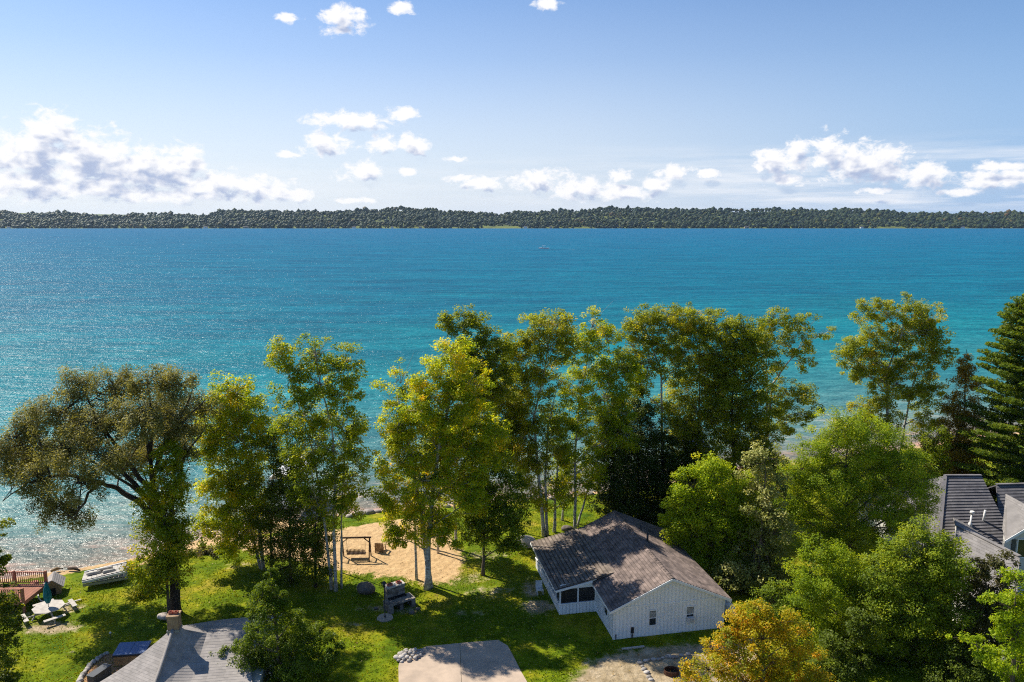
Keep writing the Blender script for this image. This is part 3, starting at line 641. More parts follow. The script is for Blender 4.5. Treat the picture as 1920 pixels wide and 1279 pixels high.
    while k < -.1: boxl(pw,k-.025,k+.025,PV0-.02,PV0,.02,KH-.03,.06); k += .27
    k = PV0+.2
    while k < PV1: boxl(pw,PU-.02,PU,k-.025,k+.025,.02,KH-.03,.06); k += .3
    boxl(pw,PU-.05,PU+.15,PV0-.05,PV1+.05,KH+.001,KH+.06); boxl(pw,PU+.151,-.03,PV0-.05,PV0+.15,KH+.001,KH+.06)
    boxl(pw,PU,PU+.12,PV0,PV1,TH,TH+.17); boxl(pw,PU+.121,-.001,PV0,PV0+.12,TH,TH+.35)
    pwo = pw.build('porch_wall', M['white_paint'], th)
    # sloping infill under the near end of the porch roof
    q = [(PU,TH+.171),(PU,TH+.172),(0,TH+.72),(0,TH+.351),(PU+.121,TH+.351)]
    fz = MB(); fz.add([H(a,PV0+.02,b) for a, b in q]+[H(a,PV0+.1,b) for a, b in q], [(0,4,3,2,1),(5,6,7,8,9)]+[(i,(i+1)%5,(i+1)%5+5,i+5) for i in range(5)])
    fz.build('porch_gable', M['white_paint'], th)
    nside = 7
    for i in range(nside+1):
        v = PV0+(PV1-PV0)*i/nside; p = MB(); boxl(p,PU,PU+.12,max(PV0,v-.06),min(PV1,v+.06),KH+.06,TH); p.build('porch_post', M['white_trim'], th)
    for u in (PU/2-.06, -.13):
        p = MB(); boxl(p,u,u+.12,PV0,PV0+.12,KH+.06,TH); p.build('porch_post', M['white_trim'], th)
    for i in range(nside):
        a = PV0+(PV1-PV0)*i/nside+.06; b = PV0+(PV1-PV0)*(i+1)/nside-.06
        s = MB(); boxl(s,PU+.055,PU+.065,a,b,KH+.06,TH); s.build('porch_screen', M['screen'], th)
    for (a, b) in ((PU+.12,PU/2-.06),(PU/2+.06,-.13)):
        s = MB(); boxl(s,a,b,PV0+.055,PV0+.065,KH+.06,TH); s.build('porch_screen', M['screen'], th)
    e = lambda u: 2.20+(u+3.35)*.195+.02
    um = 1.25
    r = MB(); zm = EH+SL*um+.13
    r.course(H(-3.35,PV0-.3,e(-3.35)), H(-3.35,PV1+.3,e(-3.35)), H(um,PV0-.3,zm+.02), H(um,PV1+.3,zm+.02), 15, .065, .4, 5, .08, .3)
    pro = r.build('porch_roof', M['shingle_porch'], th)
    fl = MB(); fl.bar(H(um+.02,PV0-.28,zm+.035), H(um+.02,PV1+.28,zm+.035), .2, .02, .7); fl.build('flashing', M['shingle_porch'], pro)
    f = MB(); f.bar(H(-3.36,PV0-.34,e(-3.35)-.10), H(-.45,PV0-.34,e(-3.35)+2.9*.19-.10), .04, .16); f.build('bargeboard', M['white_trim'], th)
    f = MB(); f.bar(H(-3.38,PV0-.3,e(-3.35)-.10), H(-3.38,PV1+.3,e(-3.35)-.10), .04, .14); f.build('fascia_board', M['white_trim'], th)
    # propane tank behind the right hand corner
    c = H(GW+1.1, 1.5, 0)
    t = thing('propane_tank', 'white propane tank beside the right wall of the white cottage', 'tank', tuple(c))
    b = MB(); a0 = Vector((c.x,c.y,.75)); prof = [(-.95,.12),(-.86,.32),(-.7,.42),(.7,.42),(.86,.32),(.95,.12)]
    b.tube([a0+W*a for a, _ in prof], [r_ for _, r_ in prof], 16); b.build('tank_body', M['white_plastic'], t)
    for s in (-.5,.5):
        l = MB(); l.box(a0+W*s-Z*.56, (.5,.12,.38), rz); l.build('leg', M['grey_metal'], t)
    d = MB(); d.tube([a0+Z*.38, a0+Z*.56], .13, 10); d.build('valve_cover', M['white_plastic'], t)
    # white garden bench by the porch
    c = H(PU-.75, 7.6, 0)
    t = thing('garden_chair', 'white garden chair on the lawn beside the porch wall', 'chair', tuple(c))
    s = MB(); s.box(c+Z*.42, (.55,.5,.05), rz); s.build('seat', M['white_plastic'], t)
    s = MB(); s.box(c+W*.26+Z*.75, (.55,.05,.6), rz); s.build('backrest', M['white_plastic'], t)
    for a, b_ in ((-.24,-.2),(.24,-.2),(-.24,.2),(.24,.2)):
        l = MB(); l.box(c+U*a+W*b_+Z*.2, (.05,.05,.4), rz); l.build('leg', M['white_plastic'], t)
build_cottage()

# ------------------------------------------------------------------ grey roofed house at lower left
def build_left_house():
    A = Vector(P(326,1176,43.0)); zE = A.z-2.5
    BL = Vector(G(150,1300,zE)); FL = Vector(G(262,1352,zE))
    R0 = Vector(P(388,1188,44.2)); R1 = R0+Vector((2.4,.3,0)); FR = FL+Vector((6.2,.8,0)); BR = Vector((R1.x+1, R1.y+4.6, zE)); BK = Vector((A.x+.5, A.y+5.2, zE))
    th = thing('house', 'house with a pale grey hipped shingle roof topped by a square chimney at lower left', 'house', (A.x, A.y, 0))
    r = MB()
    AL = A+Vector((-.02,0,0))
    def sag(p, q, k, d):
        v = Vector(p).lerp(Vector(q), k); v.z -= d*math.sin(math.pi*k); return v
    n = 6
    for i in range(n):                                                 # slightly bell-cast faces, steeper near the chimney
        a, b = i/n, (i+1)/n; d = .28
        r.course(sag(FL,A,a,d), sag(BL,A,a,d), sag(FL,A,b,d), sag(BL,A,b,d), 5, .008, .24, i, .06)
        r.course(sag(BL,A,a,d), sag(BK,A,a,d), sag(BL,A,b,d), sag(BK,A,b,d), 5, .008, .24, 40+i, .06)
    Rm = [A, A.lerp(R0,.5)-Vector((0,0,.10)), R0, R1]; Fm = [FL, FL.lerp(FR,.12), FL.lerp(FR,.3), FR]
    for j in range(3):
        for i in range(n):
            a, b = i/n, (i+1)/n; d = .28
            L0, L1 = (sag(Fm[j],Rm[j],a,d), sag(Fm[j],Rm[j],b,d)); Q0, Q1 = (sag(Fm[j+1],Rm[j+1],a,d), sag(Fm[j+1],Rm[j+1],b,d))
            r.course(L0, Q0, L1, Q1, 5, .008, .24, 80+j*9+i, .06)
    r.course(BR, BK, R1, R0, 14, .016, .3, 77, .06); r.course(BK, BK.lerp(BR,.02), A, R0, 10, .016, .3, 78, .06)
    ro = r.build('roof', M['shingle_light'], th)
    c = MB(); pts = [sag(FL,A,k/10,.28)+Vector((0,0,.05)) for k in range(11)]; c.tube(pts, .11, 6); c.build('hip_cap', M['shingle_light'], ro)
    w = MB(); ins = lambda p, k=.1: Vector((p.x+(A.x+3-p.x)*k, p.y+(A.y-p.y)*k, 0))
    poly = [ins(q) for q in (BL, FL, FR, BR, BK)]; w.prism([(q.x,q.y) for q in poly], 0, zE+.05); w.build('wall', M['cream_wall'], th)
    ch = MB(); ch.box((A.x,A.y+.1,A.z+.28), (.66,.66,1.0), .15)
    co = ch.build('chimney', M['brick'], th)
    ch = MB(); ch.box((A.x,A.y+.1,A.z+.80), (.74,.74,.10), .15, .9); ch.build('chimney_cap', M['brick'], co)
    for s in (-.16,.16):
        f = MB(); cx, cy, z0 = A.x+s, A.y+.1, A.z+.85
        f.box((cx-.1,cy,z0+.08),(.03,.23,.16)); f.box((cx+.1,cy,z0+.08),(.03,.23,.16)); f.box((cx,cy-.1,z0+.08),(.17,.03,.16)); f.box((cx,cy+.1,z0+.08),(.17,.03,.16))
        f.build('flue', M['clay'], co)
    f = MB(); f.box((A.x,A.y+.08,A.z-.16),(.74,.72,.16),.15); f.build('flashing', M['grey_metal'], co)
    # box with the blue lid
    c = Vector(P(232,1216,46.5)); c0 = Vector((c.x,c.y,0)); top = max(c.z, .6)
    c = Vector(G(248,1215,.95)); c0 = Vector((c.x,c.y,0))
    t = thing('garden_box', 'wooden garden box with two blue lid panels beside the grey hipped roof', 'box', tuple(c0))
    b = MB(); b.box((c.x,c.y,.42),(2.0,1.15,.84),.12); b.build('body', M['tan_wood'], t)
    for s in (-.53,.53):
        l = MB(); l.box((c.x+s*math.cos(.12),c.y+s*math.sin(.12),.93),(1.03,1.3,.09),.12,.5,.10); l.build('lid', M['blue_lid'], t)
    l = MB(); l.box((c.x+.06,c.y-.64,.78),(2.12,.07,.12),.12); l.build('edge_trim', M['black_metal'], t)
    # dark storage bench on the chips
    c = Vector(G(186,1262,.45)); c.z = 0
    t = thing('storage_bench', 'dark grey plastic storage bench beside the eaves of the grey hipped roof', 'bench', tuple(c))
    b = MB(); b.box((c.x,c.y,.3),(.55,1.4,.6),-.32); b.build('body', M['grey_plastic'], t)
    l = MB(); l.box((c.x,c.y,.64),(.62,1.48,.07),-.32); l.build('lid', M['grey_plastic'], t)
    # wood chip bed edged with stones
    edge = [(144,1292),(152,1276),(158,1266),(166,1256),(174,1246),(183,1239),(192,1232),(202,1227)]
    ins_ = [(300,1300),(262,1232)]
    m = MB(); pl = gpoly(edge+[(240,1226)]+ins_[:1]); m.prism(pl, .004, .03)
    m.v = m.v; o = m.build('wood_chip_bed', mat('wood_chips', (0.42,0.24,0.12), (0.26,0.14,0.07), 9, 0.95, 0.6, 30)); struct(o)
    for i in range(26):
        k = i/25*(len(edge)-1); a = int(min(k, len(edge)-2)); f = k-a
        x, y, _ = G(edge[a][0]+(edge[a+1][0]-edge[a][0])*f-2, edge[a][1]+(edge[a+1][1]-edge[a][1])*f, 0)
        s = MB(); s.rock((x,y,.09), rnd.uniform(.13,.2), 300+i, rnd.random(), (1,1,.7), 2)
        single('edging_stone', s, M['stone'], 'small pale stone in the curved edging of the wood chip bed', 'stone', (x,y,0), 'stones edging the wood chip bed')
    x, y, _ = G(208,1200)
    t = thing('garden_light', 'small white stake light on the lawn behind the blue lidded box', 'light', (x,y,0))
    s = MB(); s.tube([(x,y,0),(x,y,.5)], .015, 6); s.build('stake', M['black_metal'], t)
    s = MB(); s.tube([(x,y,.5),(x,y,.56),(x,y,.64)], [.05,.09,.03], 8); s.build('lamp_head', M['white_plastic'], t)
    x, y, _ = G(310,1162); s = MB(); s.rock((x,y,.25), .5, 61, .8, (1.2,.9,.75), 3)
    single('boulder', s, M['beach_stone'], 'pale boulder at the foot of the willow behind the chimney', 'boulder', (x,y,0))
    x, y, _ = G(446,1206)
    t = thing('plant_pot', 'white plant pot on the lawn at the end of the grey hipped roof', 'plant pot', (x,y,0))
    s = MB(); s.tube([(x,y,0),(x,y,.5)], [.22,.32], 12); s.build('pot', M['white_plastic'], t)
    s = MB()
    for i in range(9): s.rock((x+rnd.uniform(-.2,.2),y+rnd.uniform(-.2,.2),.6+rnd.uniform(0,.25)), .13, i, .5, sub=1)
    s.build('plant', M['leaf_plum'], t)
build_left_house()

# ------------------------------------------------------------------ left garden: deck, table, raft, dog house
def build_left_garden():
    # deck with red railing
    Yd = 56.5; zf = .95; c = Vector(G(44,1128,zf)); x1 = c.x+.05; y0 = c.y; x0 = x1-5.2; y1 = y0+2.9
    t = thing('deck', 'red stained wooden deck with baluster railing at the left edge beside the water', 'deck', ((x0+x1)/2,(y0+y1)/2,0))
    f = MB(); n = 20
    for i in range(n): f.box((x0+(i+.5)*(x1-x0)/n,(y0+y1)/2,zf-.03),((x1-x0)/n-.012,y1-y0,.05),0,rnd.random())
    f.build('floor', M['red_wood'], t)
    f = MB(); f.box(((x0+x1)/2,y0+.03,zf-.18),(x1-x0,.05,.24)); f.box((x1-.03,(y0+y1)/2,zf-.18),(.05,y1-y0-.12,.24)); f.build('skirt', M['red_wood'], t)
    for (x, y) in ((x1-.05,y0),(x1-.05,y1),(x0,y0),(x0,y1),((x0+x1)/2,y1),((x0+x1)/2,y0)):
        p = MB(); p.box((x,y,(zf+1.1)/2-.3),(.16,.16,zf+1.1+.6)); p.build('post', M['red_wood'], t)
    def rail(a, b):
        r = MB(); a = Vector(a); b = Vector(b); r.bar(a+Vector((0,0,1.0)), b+Vector((0,0,1.0)), .12, .06); r.bar(a+Vector((0,0,.12)), b+Vector((0,0,.12)), .06, .08)
        n = int((b-a).length/.16)
        for i in range(1,n): q = a.lerp(b,i/n); r.box(q+Vector((0,0,.55)),(.045,.045,.86),0,rnd.random())
        r.build('railing', M['red_wood'], t)
    rail((x0,y1,zf),(x1-.05,y1,zf)); rail((x0,y0,zf),(x1-.05,y0,zf))
    # octagonal picnic table with closed umbrella
    c = Vector(G(91,1138,.72)); cx, cy = c.x, c.y
    t = thing('picnic_table', 'pale octagonal picnic table with attached benches on the lawn near the deck', 'table', (cx,cy,0))
    octo = lambda r, a0=.39: [(cx+r*math.cos(a0+math.pi/4*i), cy+r*math.sin(a0+math.pi/4*i)) for i in range(8)]
    b = MB(); b.prism(octo(1.12), .70, .75); b.build('table_top', M['grey_wood'], t)
    for i in range(4):
        a = .39+.39+math.pi/2*i; d = Vector((math.cos(a),math.sin(a),0)); q = Vector((-d.y,d.x,0)); m = Vector((cx,cy,0))+d*1.62
        b = MB(); b.bar(m-q*.72+Vector((0,0,.44)), m+q*.72+Vector((0,0,.44)), .32, .05); b.build('bench_seat', M['grey_wood'], t)
        b = MB(); b.bar(Vector((cx,cy,.38))+d*.2, m+Vector((0,0,.38)), .06, .1); b.bar(m-d*.05+Vector((0,0,.4)), m-d*.05, .07, .09); b.bar(Vector((cx,cy,.68))+d*.75, Vector((cx,cy,.02))+d*1.15, .07, .09)
        b.build('leg', M['grey_wood'], t)
    t = thing('patio_umbrella', 'closed teal patio umbrella standing in the octagonal picnic table', 'umbrella', (cx,cy,0))
    b = MB(); b.tube([(cx,cy,.02),(cx,cy,2.75)], .025, 8); b.build('pole', M['grey_metal'], t)
    b = MB(); prof = [(1.05,.12),(1.3,.21),(1.7,.25),(2.2,.19),(2.55,.10),(2.8,.02)]; n = 16; base = len(b.v)
    vs = [(cx+r*(1+.18*(j%2))*math.cos(6.283*j/n), cy+r*(1+.18*(j%2))*math.sin(6.283*j/n), z) for z, r in prof for j in range(n)]
    fs = [(i*n+j,i*n+(j+1)%n,(i+1)*n+(j+1)%n,(i+1)*n+j) for i in range(len(prof)-1) for j in range(n)]+[tuple(range(n))[::-1]]
    b.add(vs, fs); b.build('canopy', M['teal_cloth'], t)
    b = MB(); b.tube([(cx,cy,1.32),(cx,cy,1.37)], .235, 12); b.build('strap', M['teal_cloth'], t)
    # dog house
    c = Vector(G(102,1108,0)); q = Vector((math.cos(.45),math.sin(.45),0)); p = Vector((-q.y,q.x,0))
    t = thing('dog_house', 'small wooden dog house with a grey gable roof on the lawn by the water', 'dog house', tuple(c))
    b = MB(); hw, hl, e, r_ = .55, .75, .75, 1.25
    prof = [(-hw,0),(hw,0),(hw,e),(0,r_),(-hw,e)]
    vs = [c+q*a-p*hl+Vector((0,0,z)) for a, z in prof]+[c+q*a+p*hl+Vector((0,0,z)) for a, z in prof]
    b.add(vs, [(0,1,2,3,4),(9,8,7,6,5)]+[(i,(i+1)%5,(i+1)%5+5,i+5) for i in range(5)]); b.build('wall', M['tan_wood'], t)
    b = MB()
    for s in (-1,1):
        b.course(c+q*s*.78-p*.9*s+Vector((0,0,.62)), c+q*s*.78+p*.9*s+Vector((0,0,.62)), c-p*.9*s+Vector((0,0,1.33)), c+p*.9*s+Vector((0,0,1.33)), 6, .015, .25, 9+s, .03)
    b.build('roof', M['shingle_light'], t)
    b = MB(); b.box(c-p*(hl+.01)+Vector((0,0,.3)), (.4,.03,.55), .45); b.build('doorway', M['soot_and_shade'], t)  # black panel stands in for the shaded inside of the opening
    # stack of dock floats on the grass
    c = Vector(G(200,1084,.3)); a = .42; q = Vector((math.cos(a),math.sin(a),0)); p = Vector((-q.y,q.x,0)); Zv = Vector((0,0,1))
    t = thing('dock_section', 'weathered dock section lying on the grass at the water, bottom of the stack', 'dock', (c.x,c.y,0), 'stacked dock sections')
    b = MB()
    for i in range(11): b.box(c+q*(-1.5+i*.3)+p*.1+Zv*.24, (.27,2.1,.06), a, rnd.random(), -.06)
    b.build('decking', M['grey_wood'], t)
    for s in (-.95,1.15):
        b = MB(); b.bar(c-q*1.65+p*s+Zv*.12, c+q*1.65+p*s+Zv*.12, .08, .2); b.build('side_beam', M['grey_metal'], t)
    b = MB(); b.box(c-q*.2-p*.5+Zv*.05, (.3,.3,.3), a); b.build('support_block', M['grey_wood'], t)
    t = thing('dock_section', 'pale dock section tilted on top of the other on the grass at the water', 'dock', (c.x,c.y,.4), 'stacked dock sections')
    b = MB()
    for i in range(9): b.box(c+q*(-1.55+i*.36)+p*.15+Zv*(.42+.03*i), (.33,1.9,.06), a, rnd.random(), -.08)
    b.build('decking', M['float'], t)
    for s in (-.85,1.1):
        b = MB(); b.bar(c-q*1.7+p*s+Zv*.36, c+q*1.55+p*s+Zv*.64, .09, .16); b.build('side_beam', M['white_plastic'], t)
    for i, (u, v, ln) in enumerate(((-.9,.0,1.0),(-.1,.35,1.1),(.25,-.3,.9))):
        x = c+q*u+p*v+Zv*(.62+.08*(u+1)); b = MB(); b.tube([x-q*ln/2-p*.1, x-q*ln*.42, x+q*ln*.42, x+q*ln/2+p*.1], [.07,.15,.15,.07], 10)
        single('dock_float', b, M['float'], ('fat cream float at the lower end of the dock sections','long cream float in the middle of the dock sections','short cream float at the front of the dock sections')[i], 'float', tuple(x), 'floats on the dock sections')
    # hose and block
    pts = [Vector(G(*k, .06)) for k in ((76,1099),(73,1106),(71,1113),(72,1120),(76,1126),(82,1128))]
    b = MB(); b.tube(pts, .05, 6); single('garden_hose', b, M['white_plastic'], 'pale garden hose curling on the lawn between the deck and picnic table', 'hose', tuple(pts[0]))
    x, y, _ = G(66,1104); b = MB(); b.tube([(x,y,0),(x,y,.55),(x,y,.62)], [.35,.32,.30], 10); single('tree_stump', b, M['red_wood'], 'short reddish tree stump on the lawn beside the deck post', 'stump', (x,y,0))
    x, y, _ = G(60,1128); b = MB()
    for i in range(7): b.rock((x+rnd.uniform(-.7,.7),y+rnd.uniform(-.5,.5),.2), rnd.uniform(.2,.4), 700+i, .3, (1,1,.7), 2)
    for (a_, b_, lab) in (((95,1071),(118,1066),'driftwood log at the waterline behind the dog house'),((128,1066),(150,1070),'dark driftwood log at the waterline left of the dock sections')):
        u, v = Vector(G(*a_,-.95)), Vector(G(*b_,-.95)); b = MB(); b.tube([u,u.lerp(v,.5)+Vector((0,.1,.08)),v], [.12,.16,.07], 8)
        single('driftwood_log', b, M['dark_wood'] if 'dark' in lab else M['tan_wood'], lab, 'log', tuple(u))
    u, v = Vector(G(118,1134,.1)), Vector(G(152,1124,.1)); b = MB(); b.bar(u, v, .14, .07); single('wooden_plank', b, M['grey_wood'], 'long wooden plank lying on the lawn right of the picnic table', 'plank', tuple(u))
build_left_garden()

# ------------------------------------------------------------------ middle garden
def build_middle():
    # swing on A frames
    Lb = on_ground(642,1049); Rb = on_ground(694,1048); d = (Rb-Lb).normalized(); Lb = Rb-d*2.45; q = Vector((-d.y,d.x,0)); Zv = Vector((0,0,1)); Hh = 2.05
    g0 = Vector((0,0,(Lb.z+Rb.z)/2)); Lb.z = Rb.z = g0.z
    t = thing('garden_swing', 'dark wooden bench swing hanging from a post frame on the sand', 'swing', tuple((Lb+Rb)/2))
    b = MB(); b.bar(Lb+Zv*Hh-d*.15, Rb+Zv*Hh+d*.15, .11, .13); b.build('top_beam', M['dark_wood'], t)
    for e in (Lb,Rb):
        for s in (-1,1):
            b = MB(); b.bar(e+q*s*.62, e+q*s*.06+Zv*(Hh-.05), .09, .09); b.build('leg', M['dark_wood'], t)
        b = MB(); b.bar(e+q*-.4+Zv*.8, e+q*.4+Zv*.8, .07, .09); b.build('cross_brace', M['dark_wood'], t)
    for e, s in ((Lb,1),(Rb,-1)):
        b = MB(); b.bar(e+Zv*(Hh-.5), e+d*s*.5+Zv*(Hh-.06), .07, .07); b.build('corner_brace', M['dark_wood'], t)
    mid_ = (Lb+Rb)/2; s0 = MB()
    for i in range(6): s0.bar(mid_-d*.82+q*(.05+i*.085)+Zv*.45, mid_+d*.82+q*(.05+i*.085)+Zv*.45, .07, .03, rnd.random())
    so = s0.build('seat', M['dark_wood'], t)
    bk = MB(); n = 15
    for i in range(n):
        k = -.8+1.6*i/(n-1); bk.bar(mid_+d*k+Zv*.42, mid_+d*k*1.02-q*.16+Zv*(.98+.06*math.sin(i*math.pi/(n-1))), .055, .025, rnd.random())
    bk.bar(mid_-d*.84-q*.03+Zv*.52, mid_+d*.84-q*.03+Zv*.52, .05, .07); bk.bar(mid_-d*.84-q*.12+Zv*.82, mid_+d*.84-q*.12+Zv*.82, .05, .07)
    bk.build('backrest', M['dark_wood'], t)
    for k in (-.78,.78):
        c = MB(); c.tube([mid_+d*k+q*.1+Zv*.47, mid_+d*k*1.06+Zv*(Hh-.08)], .015, 5); c.build('chain', M['black_metal'], t)
    # wooden chair on the sand, seen from behind
    c = on_ground(713,1034); a = -.12; d = Vector((math.cos(a),math.sin(a),0)); q = Vector((-d.y,d.x,0))
    t = thing('beach_chair', 'tan wooden slat chair facing the lake on the sand right of the swing', 'chair', tuple(c))
    b = MB()
    for i in range(6): b.bar(c+d*(-.32+i*.128)+q*-.2+Zv*.05, c+d*(-.34+i*.136)+q*-.38+Zv*.98, .115, .03, rnd.random())
    b.build('backrest', M['tan_wood'], t)
    b = MB(); b.box(c+q*.15+Zv*.36,(.7,.75,.04),a,.8,.12); b.build('seat', M['tan_wood'], t)
    for s in (-.42,.42):
        b = MB(); b.box(c+d*s+q*.08+Zv*.6,(.16,.85,.04),a,.9); b.build('armrest', M['tan_wood'], t)
        b = MB(); b.bar(c+d*s*.9+q*.45, c+d*s*.9+q*.45+Zv*.58, .06, .12); b.build('leg', M['tan_wood'], t)
        b = MB(); b.bar(c+d*s*.9+q*-.28, c+d*s*.9+q*-.28+Zv*.58, .06, .12); b.build('leg', M['tan_wood'], t)
    # block fireplace
    c = Vector(G(748,1138,0)); a = .60; d = Vector((math.cos(a),math.sin(a),0)); q = Vector((-d.y,d.x,0))
    t = thing('outdoor_fireplace', 'sooty stone block fireplace with two flues standing on the lawn', 'fireplace', tuple(c))
    def blocks(mb, cu, cq, lu, lq, z0, z1, dz=.2):
        z = z0
        while z < z1-.01:
            n = max(1, round(lu/.4)); jit = rnd.uniform(-.01,.01)
            for i in range(n): mb.box(c+d*(cu-lu/2+(i+.5)*lu/n)+q*cq+Zv*(z+dz/2), (lu/n-.012,lq+jit,dz-.012), a, rnd.random())
            z += dz
        mb.box(c+d*cu+q*cq+Zv*((z0+z1)/2),(lu-.03,lq-.03,z1-z0-.03),a,.1)
    b = MB(); blocks(b,0,.75,1.5,.62,0,1.5); b.build('chimney_stack', M['block'], t)
    b = MB(); b.box(c+q*.75+Zv*1.56,(1.56,.7,.1),a,.9); b.build('cap_slab', M['stone'], t)
    for s in (-.38,.38):
        f = MB()
        for (u, v, lx, ly) in ((-.17,0,.05,.36),(.17,0,.05,.36),(0,-.155,.29,.05),(0,.155,.29,.05)): f.box(c+d*(s+u)+q*(.75+v)+Zv*1.66,(lx,ly,.12),a,.6)
        f.build('flue', M['clay'], t)
    for s in (-.95,.95):
        w = MB(); blocks(w,s,-.12,.34,1.15,0,.6); w.build('side_wall', M['block'], t)
    w = MB(); blocks(w,0,-.05,.30,.95,0,.6); w.build('middle_wall', M['block'], t)
    w = MB(); w.box(c+d*0+q*-.10+Zv*.655,(2.3,1.05,.1),a,.6); w.build('hearth_slab', M['block'], t)
    w = MB(); w.box(c+d*0+q*.26+Zv*.73,(1.5,.36,.05),a); w.build('grill_shelf', M['soot_and_shade'], t)
    for s in (-.46,.46):
        w = MB(); w.box(c+d*s+q*.42+Zv*.34,(.55,.05,.6),a); w.build('firebox', M['soot_and_shade'], t)
    for i,(px,py,r_) in enumerate(((772,1150,.2),(782,1143,.17),(706,1142,.2))):
        x,y,_ = G(px,py); b = MB(); b.rock((x,y,.08),r_,800+i,.4,(1.2,.9,.6)); single('loose_stone', b, M['boulder'], ('flat loose stone at the right foot of the fireplace','small loose stone furthest right of the fireplace','loose stone on the lawn left of the fireplace')[i], 'stone', (x,y,0), 'loose stones by the fireplace')
    # lamp post
    x, y, _ = G(722,1159)
    t = thing('lamp_post', 'slim black garden lamp post on a round concrete slab', 'lamp', (x,y,0))
    b = MB(); n = 14; b.prism([(x+.62*math.cos(6.283*i/n)*(1+.06*math.sin(i*5)),y+.62*math.sin(6.283*i/n)*(1+.06*math.cos(i*3))) for i in range(n)], .004, .07); b.build('base_slab', M['concrete'], t)
    b = MB(); b.tube([(x,y,.07),(x,y,.2),(x,y,.22),(x,y,2.5)], [.07,.07,.035,.035], 8); b.build('post', M['black_metal'], t)
    b = MB(); b.tube([(x,y,2.5),(x,y,2.55),(x,y,2.85)], [.05,.09,.14], 6); b.build('lantern', M['glass'], t)
    b = MB(); b.tube([(x,y,2.85),(x,y,2.88),(x,y,3.0),(x,y,3.05)], [.19,.18,.05,.02], 6); b.build('lantern_roof', M['black_metal'], t)
    x, y, _ = G(686,1112); b = MB(); b.rock((x,y,.28),.6,17,.3,(1.2,.8,.72),3,.3); single('boulder', b, M['boulder'], 'rounded brown boulder on the lawn left of the fireplace', 'boulder', (x,y,0))
    x, y, _ = G(986,1024); b = MB(); b.rock((x,y,.4),.8,23,.8,(1.3,.8,.8),3,.3); single('boulder', b, M['beach_stone'], 'pale boulder at the far corner of the porch roof', 'boulder', (x,y,gz(x,y)))
    x, y, z = on_ground(1063,995); b = MB(); b.rock((x,y,z+.2),.45,29,.3,(1.2,.8,.8),3); single('boulder', b, M['boulder'], 'dark boulder under the birches behind the cottage', 'boulder', (x,y,z))
    # stone pile
    R = random.Random(5); cx, cy, _ = G(768,1231); pile = []
    for i in range(46):
        for tr in range(40):
            u, v = R.uniform(-1,1), R.uniform(-1,1)
            x = cx+u*.88+v*.10; y = cy+v*.72+u*.25; r_ = R.uniform(.12,.21)
            if u*u+v*v < 1 and all((x-a)**2+(y-b)**2 > (.8*(r_+rr))**2 for a,b,rr in pile): break
        else: continue
        pile.append((x,y,r_))
    for i,(x,y,r_) in enumerate(pile):
        k = max(0, 1-math.hypot((x-cx)/.95,(y-cy)/.8))
        b = MB(); b.rock((x,y,r_*.6+.22*k),r_,900+i,R.random(),(1.1,.95,.8),2)
        single('river_stone', b, M['stone'], 'rounded pale stone in the pile at the corner of the concrete pad', 'stone', (x,y,0), 'stones piled by the concrete pad')
    # concrete pad
    pl = gpoly([(748,1300),(747,1252),(750,1236),(800,1213),(862,1207),(934,1201),(952,1212),(965,1236),(978,1262),(1000,1300)])
    pl = [(x,y) for x,y in pl]
    m = MB()
    spl = gpoly([(862,1207),(866,1300)])
    cut = 4
    A_ = pl[:cut]+[pl[cut]]+[(spl[1][0]-.01,spl[1][1])]; B_ = [(pl[cut][0]+.025,pl[cut][1])]+pl[cut+1:]+[(spl[1][0]+.015,spl[1][1])]
    m.prism([A_[0]]+A_[1:], .004, .05); m.prism(B_, .004, .055)
    struct(m.build('driveway', M['concrete']))
    # fire ring and rock ring in the gravel
    x, y, _ = G(1259,1263); t = MB(); n = 18
    vs = [(x+r*math.cos(6.283*i/n)*1.0,y+r*math.sin(6.283*i/n)*.8,z) for (r,z) in ((.52,0),(.52,.3),(.47,.3),(.47,.02)) for i in range(n)]
    fs = [(k*n+i,k*n+(i+1)%n,(k+1)*n+(i+1)%n,(k+1)*n+i) for k in range(3) for i in range(n)]
    t.add(vs, fs); fr = thing('fire_ring', 'rusty steel fire ring lying on the gravel near the amber maple', 'fire ring', (x,y,0)); t.build('ring', M['rust'], fr)
    b = MB(); b.prism([(x+.46*math.cos(6.283*i/n),y+.37*math.sin(6.283*i/n)) for i in range(n)], .004, .06); b.build('ash_bed', M['soot_and_shade'], fr)
    line = [(1221,1275),(1217,1270),(1212,1262),(1208,1256),(1205,1251),(1200,1244),(1199,1240),(1211,1240),(1216,1238),(1226,1237),(1235,1237),(1243,1235),(1251,1233),(1256,1232),(1262,1233),(1267,1233),(1278,1230),(1290,1228)]
    for i,(px,py) in enumerate(line):
        x,y,_ = G(px,py); b = MB(); b.rock((x,y,.05),rnd.uniform(.11,.2),500+i,rnd.random(),(1.15,.9,.7)); single('border_stone', b, M['stone'], 'pale stone in the crooked row bordering the gravel bed in front of the cottage', 'stone', (x,y,0), 'stones bordering the gravel bed')
    u, v = Vector(G(1166,1217,.06)), Vector(G(1208,1212,.06)); b = MB(); b.bar(u,v,.14,.09); single('edging_timber', b, M['grey_wood'], 'pale edging timber on the ground in front of the gable wall', 'timber', tuple(u))
    # shoreline boulders
    spots = [(660,962,.5),(672,964,.7),(690,960,.75),(706,963,.45),(720,962,.6),(732,958,.4),(744,958,.55),(640,966,.5),(612,972,.55),(590,976,.5),(568,978,.6),(840,950,.5),(858,946,.6),(880,944,.5),(910,942,.55),
             (940,940,.5),(985,936,.5),(1010,934,.55),(1036,931,.5),(1062,929,.6),(1085,927,.5),(1108,925,.55),(1130,922,.5)]
